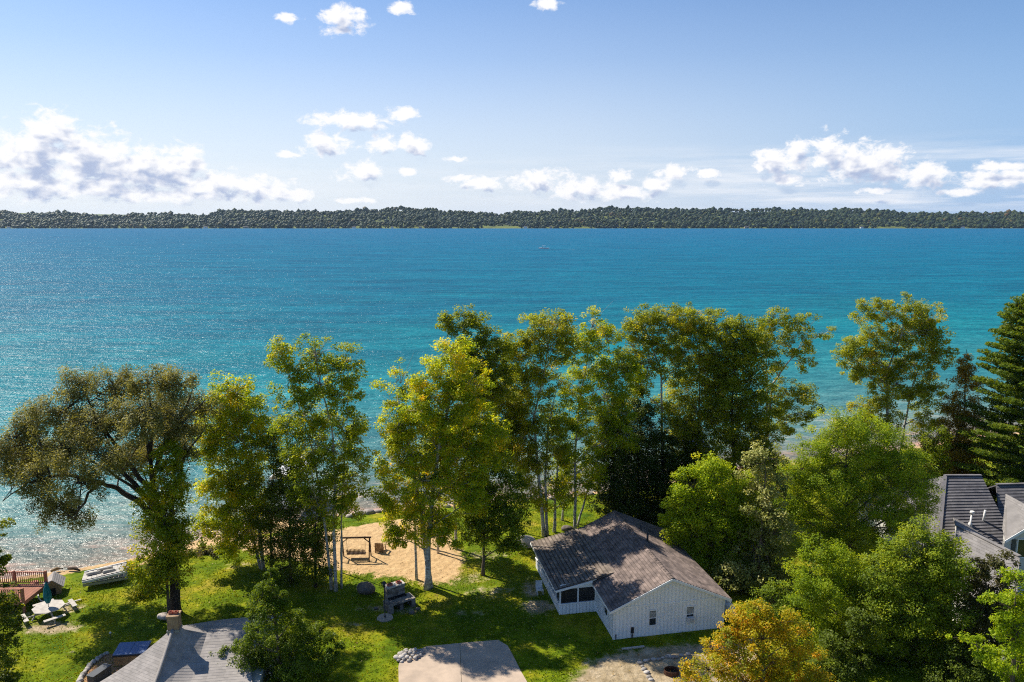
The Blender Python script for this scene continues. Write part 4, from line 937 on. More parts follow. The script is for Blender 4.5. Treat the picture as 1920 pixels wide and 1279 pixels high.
    for i,(px,py,r_) in enumerate(spots):
        p_ = Vector(G(px,py,-1.0)); s = shore_y(p_.x); y = s-rnd.uniform(.2,1.2)
        x = p_.x; z = gz(x,y); r_ *= .72; b = MB(); b.rock((x,y,z+r_*.15),r_,600+i,rnd.random(),(1.3,.9,.75),3,.3)
        single('shore_boulder', b, M['beach_stone'], 'rounded boulder in the row along the waterline behind the birches', 'boulder', (x,y,z), 'boulders along the waterline')
    for i in range(34):
        px, py = rnd.uniform(416,476), rnd.uniform(986,1010)
        x,y,z = on_ground(px,py); r_ = rnd.uniform(.25,.5); b = MB(); b.rock((x,y,z+r_*.2),r_,1300+i,rnd.random(),(1.2,.9,.75),2,.3)
        single('bank_stone', b, M['beach_stone'], 'pale stone in the bank at the water behind the yellow birch', 'stone', (x,y,z), 'stones of the bank behind the yellow birch')
    for (px,py,h_,r_,lab) in ((746,1,0,0,''),):
        pass
    x,y,_ = G(622,1105); b = MB(); b.tube([(x,y,0),(x,y,.7),(x+.02,y,1.75),(x+.02,y,1.8)], [.17,.13,.12,.05], 9); single('birch_stump', b, M['birch_bark'], 'broken birch stump standing against the twin birch trunks', 'stump', (x,y,0))
    x,y,z = on_ground(800,1005); 
build_middle()

# ------------------------------------------------------------------ grey house on the right
def build_right_house():
    K = M['shingle_blue']
    Yr = 66.0
    a = Vector(P(1772,894,Yr)); b = Vector(P(1840,890,Yr)); rz_ = (a.z+b.z)/2; a.z = b.z = rz_
    zE = rz_-4.6
    th = thing('lake_house', 'grey shingled house with intersecting hip roofs half hidden by trees at right', 'house', ((a.x+b.x)/2, Yr-3, 0))
    fl = Vector(G(1758,1042,zE)); fr = Vector(G(1912,1035,zE)); bl = Vector((fl.x-1.0, 2*Yr-fl.y, zE)); br = Vector((fr.x+1, 2*Yr-fr.y, zE)); wl = Vector((fl.x-2.6, fl.y+1.2, zE))
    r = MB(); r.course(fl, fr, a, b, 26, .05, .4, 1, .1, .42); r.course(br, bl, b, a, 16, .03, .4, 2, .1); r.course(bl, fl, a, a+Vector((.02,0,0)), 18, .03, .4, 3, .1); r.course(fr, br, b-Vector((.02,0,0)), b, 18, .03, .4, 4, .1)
    ro = r.build('roof', K, th, 'main hip roof in slate grey shingles')
    for p0, p1 in ((a+Vector((0,0,.06)),b+Vector((0,0,.06))),(fl+Vector((0,0,.05)),a+Vector((0,0,.06)))):
        c = MB(); c.bar(p0,p1,.3,.07,.8); c.build('ridge_cap', K, ro)
    # right wing: lower ridge running off to the right
    c0 = Vector(P(1868,909,Yr)); c1 = c0+Vector((9,.6,0)); e0 = Vector((c0.x-1.5,c0.y-3.2,c0.z-2.4)); e1 = e0+Vector((11,.6,0)); h0 = e0+Vector((0,6.4,0)); h1 = e1+Vector((0,6.4,0))
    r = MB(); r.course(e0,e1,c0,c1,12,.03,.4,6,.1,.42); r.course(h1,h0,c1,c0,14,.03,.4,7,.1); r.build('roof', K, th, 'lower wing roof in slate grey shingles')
    c = MB(); c.bar(c0+Vector((0,0,.06)),c1+Vector((0,0,.06)),.3,.07,.8); c.build('ridge_cap', K, ro)
    # front gable wing facing the camera, at right
    g0 = Vector(P(1886,926,60.5)); eL = Vector(P(1882,1010,56.2)); gf = Vector(P(1960,935,54.5)); 
    zr = g0.z; gf = Vector(G(1962,967,zr)); eF = Vector(P(1885,1013,gf.y)); VB = Vector(P(1878,1006,gf.y+2.2)); VB.z = eF.z
    eR = Vector((2*gf.x-eF.x, gf.y, eF.z)); eB = Vector((eR.x+.5, 61.5, eF.z))
    r = MB(); r.course(eF, VB, gf, g0, 16, .022, .35, 8, .1); r.course(eB, eR, g0, gf, 16, .022, .35, 9, .1); r.build('roof', M['shingle_mid'], th, 'front gable roof in paler grey shingles')
    w = MB(); yy = gf.y+.5
    w.add([(eF.x+.3,yy,0),(eR.x-.3,yy,0),(eR.x-.3,yy,eF.z),(gf.x,yy,zr-.25),(eF.x+.3,yy,eF.z),(eF.x+1.2,yy+1.5,0),(eR.x-.3,yy+1.5,0),(eR.x-.3,yy+1.5,eF.z),(gf.x,yy+1.5,zr-.25),(eF.x+1.2,yy+1.5,eF.z)],
          [(0,1,2,3,4),(9,8,7,6,5),(0,4,9,5),(1,6,7,2)]); w.build('wall', M['cream_wall'], th)
    f = MB(); f.bar(eF+Vector((0,-.05,-.1)), gf+Vector((0,-.05,-.1)), .05, .2); f.build('bargeboard', M['white_trim'], th)
    zc = eF.z
    wn = MB(); x0 = P(1905,1040,yy)[0]
    wn.box((x0,yy-.03,zc-.9),(.08,.06,1.5)); wn.box((x0+1.3,yy-.03,zc-.9),(.08,.06,1.5)); wn.box((x0+.65,yy-.03,zc-.12),(1.4,.06,.08)); wn.box((x0+.65,yy-.03,zc-1.68),(1.4,.06,.08))
    wo = wn.build('window', M['white_trim'], th); p = MB(); p.box((x0+.65,yy-.012,zc-.9),(1.22,.02,1.5)); p.build('pane', M['glass'], wo)
    for s in (-.3,1.6):
        sh = MB(); sh.box((x0+s,yy-.025,zc-.9),(.34,.05,1.5)); sh.build('shutter', M['grey_plastic'], th)
    # low garage roof in front
    a2 = Vector(P(1793,985,56.5)); z0 = a2.z; b2 = Vector(P(1910,1043,52.0)); b2.z = z0-.1
    b2 = Vector(G(1912,1044,z0)); f0 = Vector(G(1790,1105,z0-2.0)); f1 = Vector(G(1905,1150,z0-2.0)); k0 = a2*2-f0; k1 = b2*2-f1; k0.z = k1.z = z0-2.0
    r = MB(); r.course(f0,f1,a2,b2,18,.022,.35,11,.1); r.course(k1,k0,b2,a2,14,.022,.35,12,.1); r.build('roof', M['shingle_mid'], th, 'low front roof in paler grey shingles')
    c = MB(); c.bar(a2+Vector((0,0,.06)),b2+Vector((0,0,.06)),.3,.07,.8); c.build('ridge_cap', M['shingle_mid'], ro)
    w = MB(); inn = lambda p, c_: p+(c_-p)*.08
    cen = (f0+f1+k0+k1)/4; w.prism([(q.x,q.y) for q in (inn(f0,cen),inn(f1,cen),inn(k1,cen),inn(k0,cen))], 0, z0-2.0); w.build('wall', M['cream_wall'], th)
    w = MB(); cen = (fl+fr+bl+br)/4; w.prism([(q.x,q.y) for q in (inn(fl,cen),inn(fr,cen),inn(br,cen),inn(bl,cen))], 0, zE+.05); w.build('wall', M['cream_wall'], th)
    w = MB(); w.box(((c0.x+c1.x)/2+1,c0.y,e0.z/2),(9.5,5.8,e0.z)); w.build('wall', M['cream_wall'], th)
    # vents
    nrm = (a-fl).cross(fr-fl).normalized()
    def onroof(px,py):
        d = Vector(ray(px,py)); o = Vector((0,0,CAMH)); t_ = (fl-o).dot(nrm)/d.dot(nrm); return o+d*t_
    v0 = onroof(1819,986); v = MB(); v.tube([v0-Vector((0,0,.2)),v0+Vector((0,0,.25)),v0+Vector((0,0,.3)),v0+Vector((.06,0,1.15))],[.16,.16,.08,.08],10); v.tube([v0+Vector((.06,0,1.15)),v0+Vector((.06,0,1.35))],[.2,.17],10); v.build('flue_pipe', M['white_plastic'], ro)
    v0 = onroof(1843,978); v = MB(); v.tube([v0-Vector((0,0,.2)),v0+Vector((.1,0,1.05))],.09,10); v.build('vent_pipe', M['white_plastic'], ro)
build_right_house()

# ------------------------------------------------------------------ on the water
def build_water_things():
    c = Vector(G(1020,467,WATER_Z)); L_ = Vector((-1,.15,0)).normalized(); S = Vector((-L_.y,L_.x,0)); Zv = Vector((0,0,1)); k = 1.35
    t = thing('motor_boat', 'small white motor boat under way in the middle of the lake', 'boat', tuple(c))
    b = MB(); sec = [(-4.2,1.2,.9),(-2,1.4,.9),(1,1.4,1.0),(3,1.0,1.15),(4.6,.08,1.4)]; vs = []
    for (x,w,h) in sec:
        for (s,z) in ((-1,h),(-.75,-.25),(.75,-.25),(1,h)): vs.append(c+L_*x*k+S*s*w*k+Zv*z*k)
    fs = [(i*4+j,i*4+j+1,(i+1)*4+j+1,(i+1)*4+j) for i in range(4) for j in range(3)]+[(0,3,2,1),(16,17,18,19)]+[(i*4+3,i*4,(i+1)*4,(i+1)*4+3) for i in range(4)]
    b.add(vs,fs); b.build('hull', M['white_plastic'], t)
    b = MB(); b.bar(c-L_*1.2*k+Zv*2.6*k, c+L_*1.4*k+Zv*2.5*k, 2.3*k, .12*k); b.build('canopy', M['white_trim'], t)
    b = MB()
    for x in (-1.0,1.2):
        for s in (-1,1): b.bar(c+L_*x*k+S*s*k+Zv*.9*k, c+L_*x*k+S*s*k+Zv*2.5*k, .08*k, .08*k)
    b.build('canopy_frame', M['grey_metal'], t)
    b = MB(); b.bar(c+L_*1.5*k-S*k+Zv*1.5*k, c+L_*1.5*k+S*k+Zv*1.5*k, .1*k, .9*k); b.build('windscreen', M['glass'], t)
    w = MB(); n = 14
    for s in (-1,1):
        vs = []
        for i in range(n+1):
            u = i/n; p_ = c-L_*(4+u*30)+S*s*(1.2+u*4.0); p_.z = WATER_Z+.02
            vs += [p_-S*(.25+.5*u), p_+S*(.25+.5*u)+Zv*.12*(1-u)]
        w.add(vs,[(2*i,2*i+1,2*i+3,2*i+2) for i in range(n)],.5)
    o = w.build('wake', mat('wake_foam',(0.45,0.6,0.65),(0.10,0.32,0.4),.6,.5)); o['kind'] = 'stuff'; o['label'] = 'pale wake trailing behind the motor boat'; o['category'] = 'wake'
    def hoist(px,py,canvas,label):
        c = Vector(P(px,py,0.0+ (shore_y(P(px,py,90)[0])+7))); z0 = WATER_Z
        t = thing('boat_hoist', label, 'boat hoist', (c.x,c.y,z0-1.5), 'boat hoists standing in the shallows'); zt = c.z-.35
        b = MB(); n = 8; vs = []
        for i in range(n+1):
            a = math.pi*i/n
            for y in (-3.3,3.3): vs.append((c.x-1.5*math.cos(a),c.y+y,zt+.55*math.sin(a)))
        b.add(vs,[(2*i,2*i+2,2*i+3,2*i+1) for i in range(n)]+[tuple(range(0,2*n+2,2))[::-1],tuple(range(1,2*n+2,2))]); b.build('canopy', canvas, t)
        for x in (-1.5,1.5):
            for y in (-2.6,2.6):
                l = MB(); l.tube([(c.x+x,c.y+y,z0-1.5),(c.x+x,c.y+y,zt)],.06,6); l.build('leg', M['grey_metal'], t)
        b = MB(); b.box((c.x,c.y,z0+.5),(1.4,5,.1)); b.box((c.x-.9,c.y,z0+.4),(.2,5,.2)); b.box((c.x+.9,c.y,z0+.4),(.2,5,.2)); b.build('cradle', M['grey_metal'], t)
    hoist(547,874,M['white_trim'],'boat hoist with a white arched canopy in the shallows behind the twin birches')
    hoist(1303,828,M['blue_cloth'],'boat hoist with a blue canopy in the shallows behind the dark cedars')
build_water_things()
# ------------------------------------------------------------------ trees
def unit(n):
    v = rng.normal(size=(n, 3)); return v/np.linalg.norm(v, axis=1, keepdims=True)
def leaf_mesh(cen, nor, size, asp):
    n = len(cen); r = unit(n); t = np.cross(nor, r); t /= np.linalg.norm(t, axis=1, keepdims=True)+1e-9; b = np.cross(nor, t)
    s = size[:, None]*.5
    v = np.stack([cen-t*s, cen+b*s*asp, cen+t*s, cen-b*s*asp], 1).reshape(-1, 3)
    return v, np.arange(4*n, dtype=np.int32).reshape(n, 4)
def crown_lobe(c, R, dens, lpc, size, crad, cone=0.0, droop=0.0):
    """clusters of leaves through an ellipsoidal (or conical) lobe; returns leaves and cluster centres"""
    area = math.pi*R[0]*R[2]; k = max(3, int(dens*area))
    u = unit(k); rr = rng.random(k)**(1/2.6)
    cc = u*rr[:, None]
    if cone:
        h = (cc[:, 2]+1)/2; f = (1-h*cone); cc[:, 0] *= f*1.25; cc[:, 1] *= f*1.25
    cc = np.array(c)+cc*np.array(R)
    cr = crad*rng.uniform(.6, 1.4, k); nl = np.maximum(8, (lpc*rng.uniform(.5, 1.5, k)*(cr/crad)**1.5).astype(int))
    idx = np.repeat(np.arange(k), nl); n = len(idx)
    g = unit(n)*(rng.random(n)**(1/2.2))[:, None]*cr[idx][:, None]*np.array([1, 1, .72 + droop])
    g[:, 2] -= droop*.5*cr[idx]
    pos = cc[idx]+g
    outw = pos-np.array(c); outw /= np.linalg.norm(outw, axis=1, keepdims=True)+1e-6
    nor = outw*.3+np.array([-.25, .1, .65])+unit(n)*.7; nor /= np.linalg.norm(nor, axis=1, keepdims=True)
    tint = np.clip(.44+rng.normal(0, .15, k)[idx]+rng.normal(0, .17, n), 0, 1)
    return pos, nor, size*rng.uniform(.65, 1.35, n), tint, cc
KD, KL, KS = 1.22, 1.05, 1.3
def bez(a, b, n=5, sag=0.0, jit=0.0):
    a = Vector(a); b = Vector(b); L_ = (b-a).length; out = []
    j = Vector((rnd.uniform(-1,1),rnd.uniform(-1,1),rnd.uniform(-.4,.4)))*jit*L_
    for i in range(n+1):
        t = i/n; p = a.lerp(b, t)+j*math.sin(math.pi*t); p.z += -sag*L_*math.sin(math.pi*t); out.append(p)
    return out
def tree(kind, label, cat, leaf, bark, Y, trunks, lobes, r0=.16, dens=2.2, lpc=95, size=.14, asp=.62, crad=.55, limbs=(), base=None, cone=0.0, droop=0.0, group=None, twig=.014, tshift=0.0, bare=0, lobe=1.1):
    """trunks: polylines in photo pixels turned into points at ground distance Y; lobes: (px, py, rx, ry[, depth offset[, density factor]])"""
    bx, by = trunks[0][0]
    b0 = Vector(base) if base else Vector(P(bx, by, Y))
    b0.z = gz(b0.x, b0.y)
    th = thing(kind, label, cat, tuple(b0), group)
    tm = MB(); polys = []
    for k, tr in enumerate(trunks):
        pts = [Vector(P(*q, Y+(.35*k if i else .25*k))) for i, q in enumerate(tr)]
        if k == 0 and base: pts[0] = b0.copy()
        pts[0].z = gz(pts[0].x, pts[0].y)-.15
        fine = []
        for a, b in zip(pts, pts[1:]):
            for i in range(4): fine.append(a.lerp(b, i/4)+Vector((rnd.uniform(-1,1),rnd.uniform(-1,1),0))*.04*(1 if i else 0))
        fine.append(pts[-1]); n = len(fine); rr0 = r0*(1-.18*k)
        rad = [rr0*(1.25 if i == 0 else 1)*(1-.86*i/(n-1)) for i in range(n)]
        tm.tube(fine, rad, 9); polys.append((fine, rad))
    for (lp, ra, rb) in limbs:
        pts = [Vector(P(q[0], q[1], Y+(q[2] if len(q) > 2 else 0))) for q in lp]; fine = []
        for a, b in zip(pts, pts[1:]):
            for i in range(3): fine.append(a.lerp(b, i/3)+Vector((rnd.uniform(-1,1),rnd.uniform(-1,1),rnd.uniform(-1,1)))*.08*(1 if i else 0))
        fine.append(pts[-1]); n = len(fine); rad = [ra+(rb-ra)*i/(n-1) for i in range(n)]
        tm.tube(fine, rad, 7); polys.append((fine, rad))
    def attach(p, lo=0.0):
        best, bd = None, 1e9
        for fine, rad in polys:
            for q, r in list(zip(fine, rad))[2:]:
                if q.z > p.z+.3: continue
                h = math.hypot(q.x-p.x, q.y-p.y); d = h+abs((p.z-q.z)-(.75*h+lo))*1.1
                if d < bd: best, bd = (q, r), d
        return best or (polys[0][0][len(polys[0][0])//2], polys[0][1][len(polys[0][1])//2])
    V, F, T, nv = [], [], [], 0
    for lb in lobes:
        px, py, rx, ry = lb[:4]; dy = lb[4] if len(lb) > 4 and lb[4] is not None else rnd.uniform(-.5,.5)*rx*.03
        df = lb[5] if len(lb) > 5 else 1.0
        rx *= lobe; ry *= lobe; m = mpp(px, py, Y+dy); c = Vector(P(px, py, Y+dy)); R = (rx*m, (.55*rx+.3*min(rx,ry))*m*1.05, ry*m)
        pos, nor, sz, ti, cc = crown_lobe(c, R, dens*df*KD, int(lpc*KL), size*KS, crad*min(1.0, .45+min(R[0],R[2])/2.2), cone, droop)
        v, f = leaf_mesh(pos, nor, sz, asp); V.append(v); F.append(f+nv); nv += len(v); T.append(np.clip(ti+tshift, 0, 1))
        if cone: 
            for q in cc[::2]:
                p = Vector(q); ax = min(polys[0][0], key=lambda w: abs(w.z-p.z)); tm.tube([ax, ax.lerp(p,.8)], [.03,.008], 3, cap=False)
            continue
        q, r = attach(c); lr = min(r*.7, .035+.02*max(R[0],R[2])); path = bez(q, c, 5, -.06, .08)
        tm.tube(path, [lr*(1-.7*i/5) for i in range(6)], 5, cap=False)
        for q in cc:
            p = Vector(q); s = min(path[1:], key=lambda w: (w-p).length + (2 if w.z > p.z+.4 else 0)); pt = bez(s, p, 3, .02, .12)
            tm.tube(pt, [twig*1.5, twig*1.2, twig*.8, twig*.4], 3, cap=False)
        for _ in range(bare):
            p = c+Vector((rnd.uniform(-1,1)*R[0],rnd.uniform(-1,1)*R[1],rnd.uniform(.3,1.25)*R[2])); tm.tube(bez(path[3], p, 3, -.03, .1), [twig*1.4,twig,twig*.7,twig*.4], 3, cap=False)
    tm.build('trunk', M[bark], th)
    me = mesh_np('crown', np.concatenate(V)-np.array(b0, np.float32), np.concatenate(F), np.concatenate(T)); me.materials.append(M[leaf])
    o = bpy.data.objects.new('crown', me); COL.objects.link(o); o.parent = th
    return th

BG = 'birches between the lawn and the lake'; CG = 'dark cedars among the birches'
def birch(label, Y, trunks, lobes, leaf='leaf_birch', **k):
    k.setdefault('group', BG); return tree('birch_tree', label, 'tree', leaf, 'birch_bark', Y, trunks, lobes, **k)

def build_trees():
    # A  big willow
    tree('willow_tree','broad olive green willow leaning over the water at left','tree','leaf_willow','dark_bark',53.7,
      [[(330,1152),(327,1080),(318,1010),(298,965),(285,900),(278,840),(270,780)]],
      [(215,722,70,46,1),(290,712,60,40,0),(335,722,50,44,-1),(150,722,52,46,1.5),(110,775,62,50,0),(60,795,48,46,2),(180,790,80,52,-1),(260,780,66,56,-2),(335,790,52,62,0),(375,760,34,34,2),(300,840,58,44,1),
       (120,840,78,48,-2),(30,820,46,52,1),(200,855,72,44,-3),(10,870,44,46,0),(75,895,62,44,-1),(150,905,64,42,-2.5),(95,948,46,52,0),(140,960,40,40,1),(60,850,60,40,3),(240,860,50,40,2),(350,850,34,40,0,.7),(180,790,80,50,5),(290,765,64,50,5),(110,850,64,50,5),(250,840,64,42,5),(335,790,50,50,5),(60,860,50,46,5)],
      r0=.42, dens=3.1, lpc=115, size=.15, asp=.36, crad=.56, lobe=.84, droop=.3, twig=.02, bare=3,
      limbs=[([(318,1000),(285,965),(258,938),(220,915),(190,905,-1),(165,925,-1.5),(140,975,-1)],.30,.06),([(298,968),(262,920),(228,885),(215,850,-1),(190,800,-1)],.24,.05),
             ([(288,930),(250,880),(185,790),(160,740,1)],.22,.04),([(285,900),(310,830),(345,790),(385,750,1)],.2,.04),([(280,860),(290,790),(275,720)],.16,.03),([(190,905,-1),(120,890,-1),(50,905,-.5),(5,940,0)],.16,.03),
             ([(300,960),(262,925),(200,880,-2),(130,850,-2)],.16,.03),([(318,1000),(330,910),(350,850),(385,800,1)],.2,.04),([(310,830),(350,760),(368,715)],.1,.02),([(160,740,1),(120,770,0),(60,790,1)],.09,.02)])
    # B slim ash in front of the willow
    tree('ash_tree','slim yellow green ash growing in front of the willow trunk','tree','leaf_birch','grey_bark',52.6,[[(316,1158),(312,1060),(306,960),(318,860)]],
      [(318,850,22,32),(305,905,34,40),(328,900,26,40),(290,955,38,40),(325,965,32,44),(300,1010,46,42),(335,1020,26,46),(285,1058,40,34),(320,1070,34,32),(268,1110,26,28),(295,1095,30,28)], r0=.12, dens=3.4, crad=.5, size=.13)
    # C yellow green birch
    birch('bushy yellow green birch right of the willow',61.0,[[(494,1070),(486,990),(470,900),(452,800),(440,720)],[(490,1069),(462,960),(420,860)]],
      [(435,732,40,34),(462,770,46,42),(420,775,48,40),(398,835,44,40),(448,830,58,46),(490,840,40,50),(432,890,52,44),(478,905,46,50),(405,930,40,40),(445,955,48,40),(420,1000,44,36),(470,985,40,46),(385,985,26,24),(440,1030,34,22),(400,800,28,30)],
      leaf='leaf_gold', r0=.17, dens=2.7)
    # D twin birches
    birch('tall twin trunk birch standing alone against open water left of the sand',57.2,[[(630,1110),(626,1000),(628,900),(622,800),(600,720),(590,650)],[(622,1108),(606,960),(588,850),(560,760),(532,670)],[(640,1100),(640,980),(646,860),(655,720)]],
      [(530,668,28,40),(592,664,40,38),(652,690,28,44),(545,715,34,38),(600,720,50,44),(640,740,34,40),(570,775,52,42),(628,795,48,44),(540,800,30,30),(600,835,58,40),(655,850,36,46),(560,860,36,34),(610,890,50,40),(655,905,34,40),(640,950,36,36),(560,905,26,30),(670,800,18,26),(590,940,36,36)],
      leaf='leaf_birch', r0=.15, dens=2.1, tshift=-.06, bare=2)
    birch('slender young birch just right of the twin birch',60.5,[[(640,1086),(640,1000),(643,930),(648,870)]],[(646,900,22,40),(652,950,20,28)], r0=.07, dens=1.6)
    # E dark hemlock/cedar group
    for (lab, Y, bx, by, lb) in (('dark cedar with two trunks left of the twin birch',58.6,545,1112,[(548,860,22,34),(550,910,36,40),(540,960,44,44),(560,1010,46,42),(545,1060,48,38)]),
        ('dark cedar standing behind the foreground maple',60.0,510,1092,[(515,850,18,36),(512,905,30,40),(505,960,36,42),(515,1015,38,36)]),
        ('dark low cedar pressed against the twin birch trunks',57.9,592,1106,[(596,960,26,34),(590,1010,36,40),(598,1060,34,34)])):
        tree('cedar_tree',lab,'tree','leaf_dark','dark_bark',Y,[[(bx,by),(bx-2,1000),(lb[0][0],lb[0][1]-30)]],lb,r0=.13,dens=3.2,crad=.5,size=.12,group=CG,droop=.15)
    # F central golden group
    birch('golden birch with a thick pale trunk at the edge of the sand',57.6,[[(801,1104),(803,1010),(812,920),(826,820),(850,720),(858,650)],[(806,1060),(790,960),(770,860),(745,740)]],
      [(852,668,42,38),(820,712,46,42),(878,722,46,44),(790,765,46,44),(850,775,56,46),(895,800,40,46),(815,830,58,44),(870,850,54,46),(770,850,40,36),(790,900,50,42),(850,910,56,42),(760,940,40,38),(815,965,54,38),(780,1000,40,22),(735,985,18,28),(745,1010,24,18),(835,1000,36,28),(905,870,30,40),(745,800,34,40),(735,860,30,40),(920,820,34,44),(890,930,34,40),(725,920,24,36)],
      leaf='leaf_gold', r0=.27, dens=2.9, tshift=.02)
    birch('thin brown trunked birch with half bare twigs left of the golden birch',59.2,[[(781,1088),(779,1000),(775,900),(765,800),(758,700)]],[(745,715,34,40,0,.6),(770,745,34,34,0,.7),(735,760,24,30,0,.6),(745,805,34,30),(775,790,28,30)], leaf='leaf_gold', r0=.12, dens=1.7, bare=9, twig=.016)
    birch('birch whose twin tops rise behind and above the golden birch',65.1,[[(856,1030),(852,930),(862,800),(868,690),(870,600)]],[(838,606,20,22),(880,604,30,30),(866,650,38,36),(905,655,32,40),(930,640,28,26),(880,700,46,40),(925,690,36,36),(945,720,30,36),(900,740,50,40)], leaf='leaf_olive', r0=.15, dens=2.9, tshift=-.16)
    birch('thin birch in the shade at the right end of the sand',64.3,[[(821,1039),(822,960),(830,860),(838,780)]],[(835,800,34,34),(828,850,36,34),(845,900,34,30)], leaf='leaf_gold', r0=.11, dens=2.0)
    birch('slim birch behind the thick golden birch trunk',65.8,[[(793,1030),(796,950),(806,850)]],[(800,880,36,36),(808,830,34,34)], leaf='leaf_birch', r0=.16, dens=2.0)
    tree('maple_tree','dark green maple with low branches in the middle of the lawn','tree','leaf_green','grey_bark',60.0,[[(906,1078),(907,1010),(912,940),(918,860)]],[(918,850,34,36),(900,900,44,40),(945,905,42,44),(915,955,56,40),(960,960,36,40),(885,985,36,30),(930,1005,48,30),(960,1010,26,24),(890,950,34,34)], r0=.15, dens=2.6, tshift=-.12)
    for (lab,Y,x,y,xt,yt,lb) in (('birch with white forks on the slope nearest the sand',68.5,882,1004,905,770,[(905,745,34,34),(905,790,36,36),(930,830,34,36),(885,840,30,34)]),('slim birch right of the dark green maple',69.0,964,1000,950,760,[(945,760,34,40),(965,810,34,40),(940,845,30,30)]),('short birch left of the leaning birch',70,945,1006,960,720,[(955,660,32,34),(975,700,30,34),(940,705,30,34),(968,745,30,30),(945,760,30,34),(975,790,26,30),(955,850,28,34),(985,880,26,34)])):
        birch(lab,Y,[[(x,y),((x+xt)/2-4,(y+yt)/2),(xt,yt)]],lb,r0=.12,dens=1.9)
    # G, H  group behind the cottage
    birch('round topped birch left of the cottage ridge',68.0,[[(1020,1006),(1014,930),(1006,850),(1002,780),(1020,700),(1032,620)],[(1026,1000),(1022,900),(1028,800),(1045,720)]],
      [(1028,612,50,34),(1000,640,34,30),(1060,632,32,36),(1030,655,52,34),(988,690,34,34),(1010,720,36,40),(975,740,32,36),(1000,775,34,34),(985,820,34,36),(1030,830,34,36),(965,655,26,30),(1010,880,30,34),(975,870,32,36),(995,930,28,30),(960,790,32,36)], leaf='leaf_olive', r0=.19, dens=2.15, tshift=.04)
    birch('orange tinged birch with a straight white trunk behind the cottage',69.4,[[(1078,996),(1079,930),(1078,850),(1086,760),(1100,680),(1112,600)]],
      [(1112,612,36,34,0,.75),(1085,650,36,36),(1140,640,34,36,0,.85),(1110,690,50,40),(1160,690,36,42),(1080,730,44,40),(1130,745,50,42),(1170,760,30,40),(1060,790,44,40),(1105,810,46,40),(1150,810,34,36),(1075,850,34,34),(1120,865,30,30),(1170,810,34,36),(1180,700,30,36),(1095,905,26,28)], leaf='leaf_gold', r0=.17, dens=2.0, bare=3, tshift=-.06)
    birch('birch leaning right beside the straight white trunk',70.3,[[(1082,990),(1096,940),(1109,895),(1122,840),(1140,800)]],[(1135,790,32,32),(1122,840,30,32),(1112,890,26,28)], r0=.12, dens=1.8)
    birch('dark stemmed birch in the clump behind the cottage',69.0,[[(1039,1002),(1041,940),(1046,870),(1050,800)]],[(1050,790,34,36),(1040,850,32,34),(1048,905,32,30),(1020,930,26,28),(1066,935,22,24)], r0=.17, dens=1.9)
    birch('birch behind the clump nearest the water',71.8,[[(1054,986),(1058,930),(1062,860)]],[(1060,870,28,30),(1066,900,24,24)], r0=.13, dens=1.8)
    # I right of centre
    birch('tall birch with a pale trunk showing through a gap above the cottage',73.0,[[(1244,965),(1242,880),(1241,790),(1240,700),(1215,630),(1200,590)]],
      [(1205,596,38,30),(1180,620,26,24),(1245,595,38,28),(1225,635,40,36),(1185,660,30,30),(1215,690,34,34),(1270,690,30,34),(1260,640,38,34),(1195,730,28,34),(1255,760,34,34),(1280,800,30,34)], leaf='leaf_olive', r0=.18, dens=2.3, tshift=.04)
    birch('full crowned birch next to the tall gap birch',74.0,[[(1316,965),(1314,880),(1310,800),(1312,710),(1310,620)]],
      [(1295,600,40,28),(1330,612,44,32),(1285,640,40,34),(1330,655,46,38),(1300,695,46,40),(1345,700,40,40),(1290,750,44,42),(1330,760,44,44),(1305,810,44,42),(1290,860,40,36)], leaf='leaf_olive', r0=.18, dens=2.5)
    tree('oak_tree','dense deep green oak filling the skyline right of centre','tree','leaf_olive','dark_bark',72.5,[[(1378,965),(1376,860),(1372,760),(1380,660)]],
      [(1385,618,38,30),(1420,625,28,28),(1370,655,42,36),(1412,665,36,36),(1360,705,46,42),(1405,715,42,40),(1365,765,52,46),(1420,770,42,44),(1370,825,56,46),(1425,830,42,40),(1390,880,56,40),(1440,875,34,34),(1340,880,40,36)], r0=.26, dens=2.9, crad=.6, tshift=-.08)
    birch('thin crowned white birch spreading right over the open water',76.0,[[(1432,960),(1436,860),(1438,760),(1437,690),(1438,640)],[(1436,800),(1448,720),(1470,690),(1492,660),(1512,630)]],
      [(1450,595,30,26,0,.8),(1478,606,30,28,0,.8),(1510,612,28,22,0,.8),(1545,626,20,15,0,.8),(1435,640,28,30,0,.8),(1475,645,30,26,0,.7),(1505,650,28,22,0,.8),(1500,680,26,16,0,.8),(1450,690,26,20,0,.7),(1480,735,34,22,0,.9),(1510,745,24,20,0,.8),(1530,770,16,14,0,.8),(1490,775,36,22),(1465,800,34,24),(1450,745,30,30)], leaf='leaf_olive', r0=.17, dens=2.0, bare=4, tshift=.03)
    # K dark cedar wall behind the cottage
    for (lab,Y,bx,lb) in (('dark cedar at the left end of the cedar clump behind the cottage',71.0,1150,[(1152,800,26,36),(1148,850,36,40),(1155,900,42,42),(1150,945,42,34)]),
        ('tallest dark cedar in the clump behind the cottage',72.0,1196,[(1200,765,22,34),(1200,815,34,40),(1192,865,42,44),(1198,915,44,42),(1195,955,44,30)]),
        ('dark cedar in the clump just left of the lime tree',72.8,1242,[(1245,815,26,34),(1238,860,34,38),(1245,905,36,40),(1240,950,36,34)]),
        ('dark cedar half hidden behind the lime tree',73.6,1284,[(1285,815,28,34),(1280,865,36,42),(1290,915,38,42)])):
        tree('cedar_tree',lab,'tree','leaf_cedar','dark_bark',Y,[[(bx,972),(bx+1,900),(lb[0][0],lb[0][1]-30)]],lb,r0=.14,dens=4.2,crad=.5,size=.13,group=CG,droop=.2)
